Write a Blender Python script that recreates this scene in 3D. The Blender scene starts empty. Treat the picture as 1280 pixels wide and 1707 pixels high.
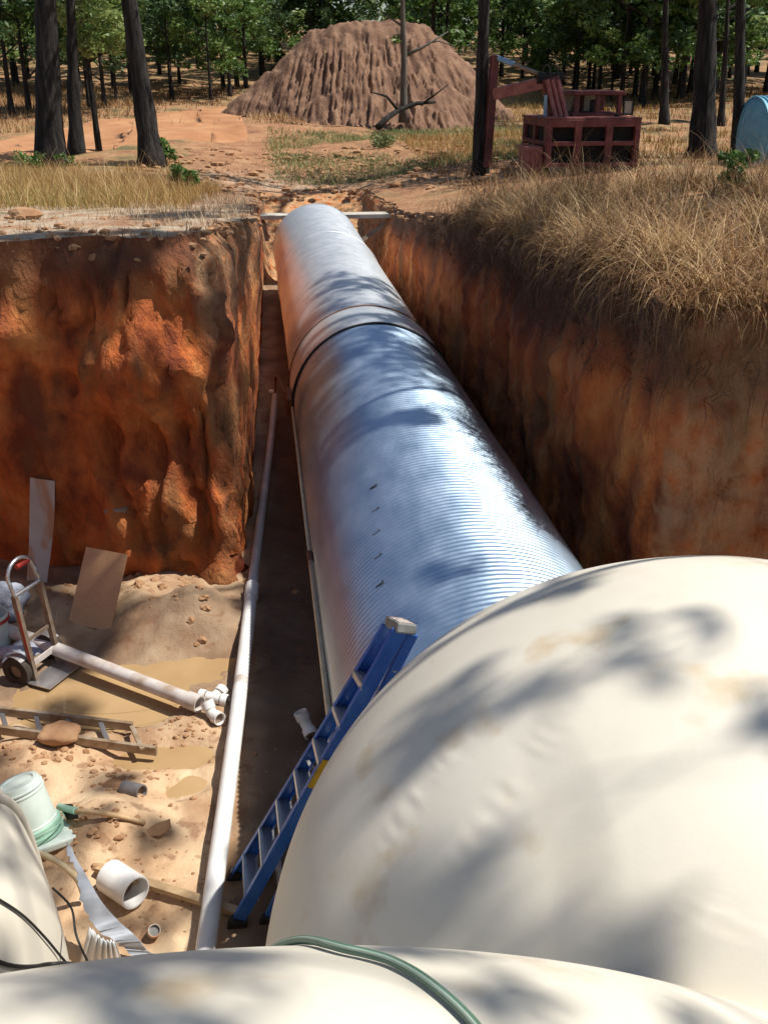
import bpy, bmesh, math, random
import numpy as np
from mathutils import Vector, Matrix
from mathutils.geometry import delaunay_2d_cdt

R_ = math.radians
sc = bpy.context.scene
COL = sc.collection
random.seed(7)
rng = np.random.default_rng(7)

# ------------------------------------------------------------------ camera
F_PX, CX, CY, CAM_H = 1660.0, 640.0, 853.5, 4.5
PITCH, YAW = R_(23.8968), R_(7.0021)
cam_d = bpy.data.cameras.new('camera')
cam = bpy.data.objects.new('camera', cam_d)
COL.objects.link(cam)
cam.location = (0, 0, CAM_H)
cam.rotation_euler = (R_(90) - PITCH, 0, -YAW)
cam_d.sensor_fit = 'VERTICAL'
cam_d.sensor_height = 36.0
cam_d.lens = F_PX / 1707.0 * 36.0
cam_d.clip_start = 0.05
cam_d.clip_end = 600
sc.camera = cam

# ------------------------------------------------------------------ light
SUN = Vector((0.47, -0.03, 0.85)).normalized()
sun_el = math.asin(SUN.z)
sun_az = math.atan2(SUN.x, SUN.y)
w = bpy.data.worlds.new("World")
sc.world = w
w.use_nodes = True
nt = w.node_tree
bg = nt.nodes['Background']
sky = nt.nodes.new('ShaderNodeTexSky')
sky.sky_type = 'NISHITA'
sky.sun_disc = False
sky.sun_elevation = sun_el
sky.sun_rotation = sun_az
nt.links.new(sky.outputs[0], bg.inputs[0])
bg.inputs[1].default_value = 0.075
sl = bpy.data.lights.new('sun', 'SUN')
sl.energy = 5.0
sl.angle = R_(0.7)
sl.color = (1.0, 0.94, 0.84)
so = bpy.data.objects.new('sun', sl)
COL.objects.link(so)
so.rotation_euler = SUN.to_track_quat('Z', 'Y').to_euler()
sc.view_settings.view_transform = 'Standard'
sc.view_settings.look = 'None'
sc.view_settings.exposure = 0.3
sc.view_settings.gamma = 1.0
sc.cycles.max_bounces = 8
sc.cycles.diffuse_bounces = 4
sc.cycles.glossy_bounces = 4
sc.cycles.transparent_max_bounces = 6

# ------------------------------------------------------------------ ray helpers (photo pixel -> point of the place)
_cp, _sp = math.cos(PITCH), math.sin(PITCH)
_R = np.array([math.cos(YAW), -math.sin(YAW), 0])
_F = np.array([math.sin(YAW) * _cp, math.cos(YAW) * _cp, -_sp])
_U = np.array([math.sin(YAW) * _sp, math.cos(YAW) * _sp, _cp])
_O = np.array([0, 0, CAM_H])
def ray(u, v):
    return _F + (u - CX) / F_PX * _R - (v - CY) / F_PX * _U
def onz(u, v, z=0.0):
    d = ray(u, v)
    return Vector(_O + (z - CAM_H) / d[2] * d)
def ony(u, v, y):
    d = ray(u, v)
    return Vector(_O + y / d[1] * d)

# ------------------------------------------------------------------ noise
def _hash(ix, iy, iz, seed):
    h = (ix * 374761393 + iy * 668265263 + iz * 2147483647 + seed * 1274126177) & 0xFFFFFFFF
    h = ((h ^ (h >> 13)) * 1274126177) & 0xFFFFFFFF
    h = h ^ (h >> 16)
    return (h & 0xFFFF) / 32767.5 - 1.0
def vnoise(p, seed=0):
    p = np.asarray(p, float)
    i = np.floor(p).astype(np.int64)
    f = p - i
    f = f * f * (3 - 2 * f)
    r = 0
    for dx in (0, 1):
        wx = f[..., 0] if dx else 1 - f[..., 0]
        for dy in (0, 1):
            wy = f[..., 1] if dy else 1 - f[..., 1]
            for dz in (0, 1):
                wz = f[..., 2] if dz else 1 - f[..., 2]
                r = r + wx * wy * wz * _hash(i[..., 0] + dx, i[..., 1] + dy, i[..., 2] + dz, seed)
    return r
def fbm(p, octs=4, seed=0, gain=0.5):
    p = np.asarray(p, float)
    a, s, r = 1.0, 0.0, 0
    for k in range(octs):
        r = r + a * vnoise(p, seed + k * 17)
        s += a
        a *= gain
        p = p * 2.03 + 5.1
    return r / s
def P3(x, y, z=0.0):
    x, y, z = np.broadcast_arrays(np.asarray(x, float), np.asarray(y, float), np.asarray(z, float))
    return np.stack([x, y, z], -1)
def sstep(a, b, x):
    t = np.clip((x - a) / (b - a), 0, 1)
    return t * t * (3 - 2 * t)

# ------------------------------------------------------------------ materials
def mat(name, cols, scale=6.0, detail=5.0, rough=0.7, metal=0.0, bump=0.0, bscale=None, stretch=(1, 1, 1),
        spec=0.5, tint=None, trans=0.0, stops=None, rough_var=0.0, distort=0.0):
    """procedural surface: a noise picks between cols; tint = name of a point attribute that picks instead"""
    m = bpy.data.materials.new(name)
    m.use_nodes = True
    t = m.node_tree
    b = t.nodes['Principled BSDF']
    b.inputs['Roughness'].default_value = rough
    b.inputs['Metallic'].default_value = metal
    b.inputs['Specular IOR Level'].default_value = spec
    tc = t.nodes.new('ShaderNodeTexCoord')
    mp = t.nodes.new('ShaderNodeMapping')
    mp.inputs['Scale'].default_value = stretch
    t.links.new(tc.outputs['Object'], mp.inputs[0])
    ns = t.nodes.new('ShaderNodeTexNoise')
    ns.inputs['Scale'].default_value = scale
    ns.inputs['Detail'].default_value = detail
    ns.inputs['Roughness'].default_value = 0.6
    ns.inputs['Distortion'].default_value = distort
    t.links.new(mp.outputs[0], ns.inputs[0])
    rp = t.nodes.new('ShaderNodeValToRGB')
    el = rp.color_ramp.elements
    n = len(cols)
    st = stops or [0.3 + 0.4 * k / max(1, n - 1) for k in range(n)]
    if tint and not stops:
        st = [k / max(1, n - 1) for k in range(n)]
    el[0].position, el[0].color = st[0], (*cols[0], 1)
    el[1].position, el[1].color = st[-1], (*cols[-1], 1)
    for k in range(1, n - 1):
        e = el.new(st[k])
        e.color = (*cols[k], 1)
    if tint:
        at = t.nodes.new('ShaderNodeAttribute')
        at.attribute_name = tint
        t.links.new(at.outputs['Fac'], rp.inputs[0])
    else:
        t.links.new(ns.outputs[0], rp.inputs[0])
    t.links.new(rp.outputs[0], b.inputs['Base Color'])
    if rough_var:
        mr = t.nodes.new('ShaderNodeMapRange')
        mr.inputs[1].default_value, mr.inputs[2].default_value = 0.3, 0.7
        mr.inputs[3].default_value, mr.inputs[4].default_value = rough - rough_var, rough + rough_var
        t.links.new(ns.outputs[0], mr.inputs[0])
        t.links.new(mr.outputs[0], b.inputs['Roughness'])
    if bump:
        n2 = t.nodes.new('ShaderNodeTexNoise')
        n2.inputs['Scale'].default_value = bscale or scale * 3
        n2.inputs['Detail'].default_value = 6
        n2.inputs['Roughness'].default_value = 0.65
        t.links.new(mp.outputs[0], n2.inputs[0])
        bp = t.nodes.new('ShaderNodeBump')
        bp.inputs['Strength'].default_value = 1.0
        bp.inputs['Distance'].default_value = bump
        t.links.new(n2.outputs[0], bp.inputs['Height'])
        t.links.new(bp.outputs[0], b.inputs['Normal'])
    if trans:
        tr = t.nodes.new('ShaderNodeBsdfTranslucent')
        t.links.new(rp.outputs[0], tr.inputs[0])
        mx = t.nodes.new('ShaderNodeMixShader')
        mx.inputs[0].default_value = trans
        t.links.new(b.outputs[0], mx.inputs[1])
        t.links.new(tr.outputs[0], mx.inputs[2])
        t.links.new(mx.outputs[0], t.nodes['Material Output'].inputs[0])
    return m

def mix_in(m, fac_sock, col, after='Base Color'):
    """lay one more colour over a material's base colour where fac is 1"""
    t = m.node_tree
    b = t.nodes['Principled BSDF']
    old = b.inputs['Base Color'].links[0].from_socket
    mx = t.nodes.new('ShaderNodeMix')
    mx.data_type = 'RGBA'
    t.links.new(fac_sock, mx.inputs[0])
    t.links.new(old, mx.inputs[6])
    if isinstance(col, tuple):
        mx.inputs[7].default_value = (*col, 1)
    else:
        t.links.new(col, mx.inputs[7])
    t.links.new(mx.outputs[2], b.inputs['Base Color'])
def attr_fac(m, name):
    a = m.node_tree.nodes.new('ShaderNodeAttribute')
    a.attribute_name = name
    return a.outputs['Fac']
def noise_fac(m, scale, lo, hi, stretch=(1, 1, 1), detail=4, mul=None):
    t = m.node_tree
    tc = t.nodes.new('ShaderNodeTexCoord')
    mp = t.nodes.new('ShaderNodeMapping')
    mp.inputs['Scale'].default_value = stretch
    t.links.new(tc.outputs['Object'], mp.inputs[0])
    ns = t.nodes.new('ShaderNodeTexNoise')
    ns.inputs['Scale'].default_value = scale
    ns.inputs['Detail'].default_value = detail
    t.links.new(mp.outputs[0], ns.inputs[0])
    mr = t.nodes.new('ShaderNodeMapRange')
    mr.inputs[1].default_value, mr.inputs[2].default_value = lo, hi
    t.links.new(ns.outputs[0], mr.inputs[0])
    out = mr.outputs[0]
    if mul is not None:
        mm = t.nodes.new('ShaderNodeMath')
        mm.operation = 'MULTIPLY'
        t.links.new(out, mm.inputs[0])
        if isinstance(mul, (int, float)):
            mm.inputs[1].default_value = mul
        else:
            t.links.new(mul, mm.inputs[1])
        out = mm.outputs[0]
    return out

M = {}
M['floor'] = mat('floor_soil', [(.36, .21, .11), (.54, .37, .225), (.64, .49, .32)], 2.4, 8, .8, bump=.012, bscale=22)
mix_in(M['floor'], noise_fac(M['floor'], 1.3, .53, .64, detail=7, mul=.55), (.25, .125, .06))
mix_in(M['floor'], attr_fac(M['floor'], 'damp_shade'), (.062, .034, .022))  # paints trench shade dark beside the pipe, and damp mud towards the back wall
mix_in(M['floor'], noise_fac(M['floor'], 9, .58, .68, detail=6, mul=.6), (.19, .085, .04))
M['wall'] = mat('clay_wall', [(.20, .038, .010), (.57, .145, .030), (.70, .27, .075)], 2.2, 10, .9, bump=.09, bscale=9, stretch=(1, 1, .5), stops=[.36, .52, .64])
mix_in(M['wall'], noise_fac(M['wall'], 3.2, .52, .68, (1, 1, .14), 6, .7), (.20, .095, .035))
mix_in(M['wall'], noise_fac(M['wall'], 1.1, .55, .62, (1, 1, .5), 6, .5), (.10, .045, .02))
mix_in(M['wall'], noise_fac(M['wall'], 7, .30, .58, detail=6, mul=attr_fac(M['wall'], 'dry')), (.54, .33, .17))  # pale tint paints sunlight and bounce light into parts of the clay
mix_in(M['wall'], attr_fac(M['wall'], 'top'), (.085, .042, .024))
M['ground'] = mat('ground_soil', [(.20, .085, .045), (.34, .165, .08), (.44, .26, .14)], 1.3, 10, .9, bump=.10, bscale=6)
mix_in(M['ground'], noise_fac(M['ground'], 2.4, .42, .62, mul=attr_fac(M['ground'], 'grassy')), (.30, .20, .085))
mix_in(M['ground'], noise_fac(M['ground'], 1.1, .50, .66, mul=attr_fac(M['ground'], 'grassy')), (.13, .11, .045))
mix_in(M['ground'], noise_fac(M['ground'], 3.0, .35, .6, mul=attr_fac(M['ground'], 'pale')), (.46, .37, .27))
M['road'] = mat('road_dirt', [(.30, .13, .055), (.40, .19, .085), (.46, .25, .12)], .8, 8, .9, bump=.03, bscale=5)
M['mound'] = mat('mound_dirt', [(.10, .049, .032), (.18, .098, .060), (.27, .16, .10)], 1.5, 9, .95, bump=.06, bscale=4)
M['water'] = mat('muddy_water', [(.36, .235, .115), (.45, .31, .165)], 1.2, 3, .05, spec=.9)
M['bark'] = mat('bark', [(.007, .0065, .0065), (.020, .017, .016), (.052, .045, .041)], 9, 10, .95, bump=.12, bscale=12, stretch=(1, 1, .16), stops=[.4, .5, .66])
M['barkgrey'] = mat('bark_grey', [(.07, .06, .052), (.15, .13, .115)], 9, 8, .95, bump=.02, bscale=14, stretch=(1, 1, .22))
M['leaf'] = mat('leaf_green', [(.035, .085, .024), (.09, .18, .04), (.18, .28, .07), (.30, .37, .13)], rough=.5, tint='tint', trans=.4)
M['leafdark'] = mat('leaf_dark', [(.022, .06, .025), (.06, .125, .04), (.12, .20, .06)], rough=.6, tint='tint', trans=.25)
M['shrub'] = mat('shrub_leaf', [(.05, .11, .02), (.10, .20, .04), (.17, .26, .07)], rough=.55, tint='tint', trans=.3)
M['straw'] = mat('straw', [(.09, .042, .02), (.25, .13, .055), (.44, .27, .115), (.62, .46, .25)], rough=.7, tint='tint', trans=.25)
M['strawgold'] = mat('straw_gold', [(.20, .10, .035), (.36, .21, .065), (.44, .30, .11), (.30, .28, .09)], rough=.7, tint='tint', trans=.3)
M['strawgrey'] = mat('straw_grey', [(.22, .14, .08), (.40, .30, .19), (.56, .46, .33)], rough=.8, tint='tint', trans=.15)
M['root'] = mat('root_fibre', [(.05, .026, .015), (.11, .06, .032), (.28, .17, .09)], rough=.9, tint='tint')
M['weed'] = mat('weed_green', [(.07, .11, .035), (.16, .20, .07), (.32, .28, .12)], rough=.7, tint='tint', trans=.25)
M['cream'] = mat('cream_gelcoat', [(.63, .59, .50), (.73, .69, .60)], 1.4, 4, .48, bump=.0004, bscale=70, spec=.45, rough_var=.05)
mix_in(M['cream'], noise_fac(M['cream'], 3.6, .60, .74, detail=8, mul=.55), (.52, .36, .17))
mix_in(M['cream'], noise_fac(M['cream'], 1.6, .60, .72, detail=6, mul=.15), (.50, .40, .26))
M['steel'] = mat('galvanised', [(.42, .57, .75), (.55, .69, .85)], 5, 4, .42, .92, bump=.0004, bscale=120, rough_var=.05, stretch=(1, .5, 1))  # blue of the reflected sky is put into the base colour
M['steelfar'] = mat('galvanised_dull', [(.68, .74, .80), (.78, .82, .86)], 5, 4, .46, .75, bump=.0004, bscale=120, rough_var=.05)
M['rust'] = mat('rusty_strap', [(.14, .06, .03), (.24, .12, .06)], 20, 5, .7, .4, bump=.002)
M['ink'] = mat('ink', [(.02, .02, .025), (.03, .03, .035)], rough=.7)
M['pvc'] = mat('white_pvc', [(.66, .66, .65), (.80, .80, .80)], 5, 6, .32, bump=.0008, bscale=40)
M['pvcmud'] = mat('muddy_pvc', [(.36, .27, .20), (.55, .51, .49), (.66, .63, .62)], 5, 7, .45, bump=.001, bscale=40)
M['pvcinside'] = mat('pvc_inside', [(.20, .13, .09), (.34, .26, .2)], 9, 4, .7)
M['greypvc'] = mat('grey_pvc', [(.11, .11, .12), (.2, .19, .19)], 12, 4, .55)
M['blue'] = mat('blue_fibreglass', [(.016, .085, .36), (.026, .125, .48), (.07, .19, .54)], 7, 7, .42, bump=.0008, bscale=60, stretch=(1, 1, .4))
M['alu'] = mat('aluminium', [(.45, .46, .47), (.62, .63, .64)], 12, 4, .38, .85, bump=.0006)
M['alumud'] = mat('muddy_aluminium', [(.20, .13, .075), (.33, .25, .17), (.46, .41, .35)], 9, 6, .6, .3, bump=.001)
M['capgrey'] = mat('grey_plastic', [(.16, .16, .155), (.27, .27, .26)], 16, 5, .55, bump=.001)
M['yellow'] = mat('yellow_label', [(.45, .28, .02), (.62, .42, .03)], 24, 4, .5)
M['black'] = mat('black_rubber', [(.012, .012, .013), (.03, .028, .026)], 10, 4, .6)
M['tyre'] = mat('muddy_tyre', [(.02, .016, .014), (.055, .038, .026)], 14, 5, .8, bump=.003)
M['chrome'] = mat('worn_steel_tube', [(.40, .40, .42), (.6, .6, .62)], 14, 4, .3, .8)
M['tubebrown'] = mat('dirty_steel_tube', [(.17, .12, .085), (.30, .24, .19)], 14, 4, .5, .4)
M['red'] = mat('red_paint', [(.32, .02, .015), (.45, .04, .025)], 10, 4, .45)
M['ply'] = mat('particle_board', [(.50, .28, .14), (.60, .36, .20)], 60, 4, .8, bump=.001, bscale=140)
M['strip'] = mat('grey_board', [(.40, .34, .30), (.50, .44, .40)], 5, 5, .8, bump=.001, bscale=60)
mix_in(M['strip'], noise_fac(M['strip'], 7, .50, .62, (1, 1, .18), 5, .8), (.42, .18, .07))
M['lumber'] = mat('lumber', [(.38, .24, .12), (.58, .42, .25)], 9, 6, .75, bump=.002, stretch=(1, 1, 1))
M['oldwood'] = mat('weathered_wood', [(.22, .17, .13), (.40, .34, .28)], 8, 6, .85, bump=.004, stretch=(.3, 1, 1))
M['palewood'] = mat('pale_wood', [(.38, .35, .31), (.56, .53, .48)], 8, 6, .8, bump=.003, stretch=(.3, 1, 1))
M['pvcgrey'] = mat('dusty_pvc', [(.40, .41, .43), (.56, .57, .58)], 5, 6, .4)
M['bucket'] = mat('bucket_white', [(.50, .59, .55), (.64, .73, .69)], 4, 4, .4)
M['mint'] = mat('mint_plastic', [(.25, .46, .36), (.36, .58, .46)], 8, 4, .45)
M['hose'] = mat('green_hose', [(.075, .15, .105), (.11, .19, .14)], 12, 4, .5)
M['hosestripe'] = mat('hose_stripe', [(.28, .38, .30), (.36, .46, .38)], 12, 4, .5)
M['bag'] = mat('plastic_bag', [(.30, .34, .44), (.48, .52, .62)], 4, 4, .35, bump=.02, bscale=14, trans=.2)
M['bright'] = mat('bright_zinc', [(.62, .66, .70), (.78, .80, .83)], 5, 4, .42, .35)
M['sheet'] = mat('dull_sheet_metal', [(.26, .29, .34), (.40, .43, .49)], 5, 6, .55, .15, bump=.002)
M['hoop'] = mat('pale_hoop', [(.50, .40, .24), (.66, .56, .38)], 6, 4, .5)
M['machine'] = mat('faded_red_paint', [(.07, .018, .017), (.125, .026, .024), (.20, .055, .05)], 3.5, 7, .62, bump=.003, bscale=20)
M['machinepink'] = mat('sun_faded_red', [(.20, .05, .045), (.36, .14, .12)], 6, 6, .55, bump=.002)
M['machinedark'] = mat('dark_grille', [(.006, .005, .005), (.018, .014, .013)], 12, 4, .85, bump=.01)
M['ram'] = mat('blue_ram', [(.12, .26, .42), (.25, .42, .55)], 6, 4, .4)
M['glass'] = mat('dusty_glass', [(.36, .33, .27), (.46, .43, .36)], 3, 4, .25)
M['bluetank'] = mat('blue_painted_steel', [(.10, .30, .44), (.20, .46, .60)], 4, 6, .55, bump=.002)
M['stone'] = mat('pale_stone', [(.22, .16, .12), (.40, .33, .27)], 8, 6, .85, bump=.006)
M['clod'] = mat('clod_soil', [(.27, .13, .06), (.44, .27, .15)], 5, 7, .95, bump=.01)

# ------------------------------------------------------------------ mesh building
class MB:
    def __init__(self):
        self.v, self.f = [], []
    def add(self, vs, fs):
        o = len(self.v)
        self.v += [tuple(x) for x in vs]
        self.f += [tuple(i + o for i in f) for f in fs]
        return self
    def box(self, c, s, rot=None, bev=0.0):
        bm = bmesh.new()
        bmesh.ops.create_cube(bm, size=1)
        bmesh.ops.scale(bm, vec=Vector(s), verts=bm.verts)
        if bev:
            bmesh.ops.bevel(bm, geom=bm.edges[:], offset=bev, segments=2, affect='EDGES', profile=.5)
        mtx = Matrix.Translation(Vector(c)) @ (rot.to_4x4() if rot else Matrix.Identity(4))
        bm.verts.ensure_lookup_table()
        bm.verts.index_update()
        self.add([mtx @ v.co for v in bm.verts], [[v.index for v in f.verts] for f in bm.faces])
        bm.free()
        return self
    def bar(self, a, b, w_, h_, up=(0, 0, 1), bev=0.0):
        a, b = Vector(a), Vector(b)
        y = (b - a).normalized()
        x = y.cross(Vector(up))
        if x.length < 1e-5:
            x = Vector((1, 0, 0))
        x.normalize()
        z = x.cross(y)
        return self.box((a + b) / 2, (w_, (b - a).length, h_), Matrix((x, y, z)).transposed(), bev)
    def tube(self, pts, rad, n=12, cap=True, closed=False):
        pts = [Vector(p) for p in pts]
        m = len(pts)
        rr = rad if isinstance(rad, (list, tuple)) else [rad] * m
        ref = None
        vs = []
        for i, p in enumerate(pts):
            if closed:
                t = pts[(i + 1) % m] - pts[i - 1]
            else:
                t = pts[min(i + 1, m - 1)] - pts[max(i - 1, 0)]
            t.normalize()
            if ref is None:
                ref = t.orthogonal().normalized()
            else:
                ref = (ref - t * ref.dot(t))
                ref = ref.normalized() if ref.length > 1e-6 else t.orthogonal().normalized()
            b = t.cross(ref)
            for k in range(n):
                a = 2 * math.pi * k / n
                vs.append(p + rr[i] * (math.cos(a) * ref + math.sin(a) * b))
        fs = []
        for i in range(m if closed else m - 1):
            j = (i + 1) % m
            for k in range(n):
                k2 = (k + 1) % n
                fs.append((i * n + k, i * n + k2, j * n + k2, j * n + k))
        if cap and not closed:
            fs.append(tuple(range(n - 1, -1, -1)))
            fs.append(tuple((m - 1) * n + k for k in range(n)))
        return self.add(vs, fs)
    def pipe(self, a, b, ro, ri, n=24):
        """hollow pipe between two points"""
        a, b = Vector(a), Vector(b)
        t = (b - a).normalized()
        x = t.orthogonal().normalized()
        y = t.cross(x)
        vs = []
        for p, r in ((a, ri), (a, ro), (b, ro), (b, ri)):
            for k in range(n):
                q = 2 * math.pi * k / n
                vs.append(p + r * (math.cos(q) * x + math.sin(q) * y))
        fs = []
        for s in range(4):
            s2 = (s + 1) % 4
            for k in range(n):
                k2 = (k + 1) % n
                fs.append((s * n + k, s * n + k2, s2 * n + k2, s2 * n + k))
        return self.add(vs, fs)
    def ribbon(self, L, Rr, th):
        """sheet between two point rows with thickness"""
        L = [Vector(p) for p in L]
        Rr = [Vector(p) for p in Rr]
        n = len(L)
        vs, fs = [], []
        for i in range(n):
            t = L[min(i + 1, n - 1)] - L[max(i - 1, 0)]
            nn = t.cross(Rr[i] - L[i])
            nn = nn.normalized() * th / 2
            vs += [L[i] + nn, Rr[i] + nn, Rr[i] - nn, L[i] - nn]
        for i in range(n - 1):
            for k in range(4):
                k2 = (k + 1) % 4
                fs.append((i * 4 + k, i * 4 + k2, i * 4 + 4 + k2, i * 4 + 4 + k))
        fs += [(3, 2, 1, 0), tuple((n - 1) * 4 + k for k in range(4))]
        return self.add(vs, fs)
    def blob(self, c, r, seed=0, amp=.3, sub=2, scale=(1, 1, 1)):
        bm = bmesh.new()
        bmesh.ops.create_icosphere(bm, subdivisions=sub, radius=1)
        co = np.array([v.co[:] for v in bm.verts])
        d = 1 + amp * fbm(co * 1.4 + seed * 3.7, 3, seed)
        co = co * d[:, None] * np.array(scale) * r + np.array(c)
        bm.verts.index_update()
        self.add(co, [[v.index for v in f.verts] for f in bm.faces])
        bm.free()
        return self

def obj(name, mb, m, parent=None, smooth=False, auto=None):
    me = bpy.data.meshes.new(name)
    v = mb.v
    if parent is not None:
        l = world_loc(parent)
        mi = world_rot(parent)
        v = [tuple(mi @ (Vector(p) - l)) for p in v]
    me.from_pydata(v, [], mb.f)
    fix(me, m, smooth, auto)
    o = bpy.data.objects.new(name, me)
    COL.objects.link(o)
    if parent is not None:
        o.parent = parent
    return o
def fix(me, m, smooth, auto=None):
    me.materials.append(m)
    bm = bmesh.new()
    bm.from_mesh(me)
    bmesh.ops.recalc_face_normals(bm, faces=bm.faces)
    bm.to_mesh(me)
    bm.free()
    if smooth:
        me.shade_smooth() if hasattr(me, 'shade_smooth') else None
        if auto:
            me.set_sharp_from_angle(angle=R_(auto))
def world_loc(o):
    l = Vector((0, 0, 0))
    while o is not None:
        if o.parent is None:
            return Vector(o.location) + l
        l = l + Vector(o.location)
        o = o.parent
    return l
def world_rot(o):
    while o.parent is not None:
        o = o.parent
    return o.rotation_euler.to_matrix().inverted()
def thing(name, label, cat, loc=(0, 0, 0), rz=0.0, group=None):
    o = bpy.data.objects.new(name, None)
    o.empty_display_size = .2
    COL.objects.link(o)
    o.location = loc
    o.rotation_euler = (0, 0, rz)
    o['label'], o['category'] = label, cat
    if group:
        o['group'] = group
    return o
def tag(o, label, cat, group=None):
    o['label'], o['category'] = label, cat
    if group:
        o['group'] = group
    return o
def kind(o, k, label=None):
    o['kind'] = k
    if label:
        o['label'] = label
    return o
def np_mesh(name, V, FQ, m, smooth=False, attrs=None):
    """big mesh from arrays; FQ is (n,4) or (n,3)"""
    me = bpy.data.meshes.new(name)
    V = np.asarray(V, np.float32)
    FQ = np.asarray(FQ, np.int32)
    me.vertices.add(len(V))
    me.vertices.foreach_set('co', V.ravel())
    k = FQ.shape[1]
    me.loops.add(FQ.size)
    me.loops.foreach_set('vertex_index', FQ.ravel())
    me.polygons.add(len(FQ))
    me.polygons.foreach_set('loop_start', np.arange(0, FQ.size, k, dtype=np.int32))
    me.polygons.foreach_set('loop_total', np.full(len(FQ), k, np.int32))
    if smooth:
        me.polygons.foreach_set('use_smooth', np.ones(len(FQ), bool))
    for an, av in (attrs or {}).items():
        a = me.attributes.new(an, 'FLOAT', 'POINT')
        a.data.foreach_set('value', np.asarray(av, np.float32))
    me.materials.append(m)
    me.update(calc_edges=True)
    me.validate()
    return me
def link(name, me, parent=None):
    o = bpy.data.objects.new(name, me)
    COL.objects.link(o)
    if parent is not None:
        o.parent = parent
    return o

# ------------------------------------------------------------------ terrain
def zt(x, y):
    """height of the natural ground"""
    x, y = np.asarray(x, float), np.asarray(y, float)
    zl = 3.2 - .052 * np.clip(y - 9, 0, 16)
    zr = 3.16 - .048 * np.clip(y - 6, 0, 18)
    k = sstep(-.5, 3.0, x)
    z = zl * (1 - k) + zr * k
    z = z - .66 * np.exp(-((x - 1.6) / 3.6) ** 2 - ((y - 24) / 8.0) ** 2)
    z = z + .34 * np.exp(-((x - 5.4) / 1.7) ** 2) * sstep(4, 7, y) * (1 - sstep(11, 18, y))
    z = z + .050 * np.clip(y - 42, 0, 25) + .075 * np.clip(y - 67, 0, 90)
    far = sstep(14, 40, y)
    z = z + (.05 + .25 * far) * fbm(P3(x * (.35 - .2 * 0), y * .35), 4, 3) + .35 * far * fbm(P3(x * .07, y * .07), 2, 9)
    return z
def ground_hit(u, v):
    d = ray(u, v)
    prev = 4.0
    t = 4.0
    while t < 250:
        p = _O + d * t
        if p[2] < float(zt(p[0], p[1])):
            a, b = prev, t
            for _ in range(24):
                c = (a + b) / 2
                q = _O + d * c
                if q[2] < float(zt(q[0], q[1])):
                    b = c
                else:
                    a = c
            q = _O + d * b
            return Vector((q[0], q[1], float(zt(q[0], q[1])))), b
        prev = t
        t += .25
    q = _O + d * 120
    return Vector((q[0], q[1], float(zt(q[0], q[1])))), 120.0

# ---- the pit: one closed loop of walls (top edge / bottom edge pairs)
LOOP = [((-6.5, -4), (-6.2, -3.8)), ((-6.5, 8.55), (-6.2, 9.3)), ((-2.6, 8.55), (-3.1, 9.55)), ((-2.1, 8.55), (-2.5, 9.25)),
        ((-1.4, 8.6), (-1.9, 8.95)), ((-.80, 8.66), (-.75, 8.55)), ((-.55, 8.80), (-.45, 8.5)), ((-.24, 9.2), (-.36, 8.75)),
        ((-.02, 9.7), (-.28, 9.3)), ((.02, 11), (-.24, 11)), ((.0, 14), (-.15, 14)), ((.05, 20), (.0, 20)), ((.0, 23.4), (.05, 22.9)),
        ((.1, 26.2), (.4, 22.9)), ((2.6, 26.2), (2.3, 22.9)), ((2.9, 23.4), (2.6, 22.6)), ((2.6, 18), (2.5, 18)), ((2.6, 12), (2.45, 12)),
        ((2.55, 7.2), (2.55, 7.2)), ((2.52, 6.2), (2.80, 6.45)), ((2.62, 5.95), (2.98, 6.3)), ((3.2, 5.85), (3.6, 6.2)), ((6, 5.8), (5.9, 6.1)), ((6, -4), (5.8, -3.8))]
tops, bots = [], []
for i in range(len(LOOP)):
    (ax, ay), (bx, by) = LOOP[i]
    (cx, cy), (dx, dy) = LOOP[(i + 1) % len(LOOP)]
    L = max(math.hypot(cx - ax, cy - ay), math.hypot(dx - bx, dy - by))
    vis = (ay > 4 or cy > 4) and not (i == 0 or i == len(LOOP) - 1 or i == len(LOOP) - 2)
    st = .06 if (vis and max(ay, cy) < 13.5) else (.12 if vis else .5)
    n = max(1, int(L / st))
    for k in range(n):
        t = k / n
        tops.append((ax + (cx - ax) * t, ay + (cy - ay) * t))
        bots.append((bx + (dx - bx) * t, by + (dy - by) * t))
tops, bots = np.array(tops), np.array(bots)
def smooth_loop(a, it=4):
    for _ in range(it):
        a = (np.roll(a, 1, 0) + 2 * a + np.roll(a, -1, 0)) / 4
    return a
tops, bots = smooth_loop(tops, 5), smooth_loop(bots, 5)
NP = len(tops)
tan = np.roll(bots, -2, 0) - np.roll(bots, 2, 0)
nrm = np.stack([tan[:, 1], -tan[:, 0]], 1)          # points into the pit (loop runs clockwise seen from above)
nrm /= np.linalg.norm(nrm, axis=1)[:, None] + 1e-9
ROWS = 44
tops = tops + nrm * (.10 * fbm(P3(tops[:, 0] * 1.5, tops[:, 1] * 1.5), 3, 21) + .09 * fbm(P3(tops[:, 0] * 4, tops[:, 1] * 4), 3, 22) - .14 * sstep(.25, .5, vnoise(P3(tops[:, 0] * 1.3, tops[:, 1] * 1.3, 4.2), 25)))[:, None]
ztop = zt(tops[:, 0], tops[:, 1])
WV = np.zeros((ROWS, NP, 3))
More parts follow.
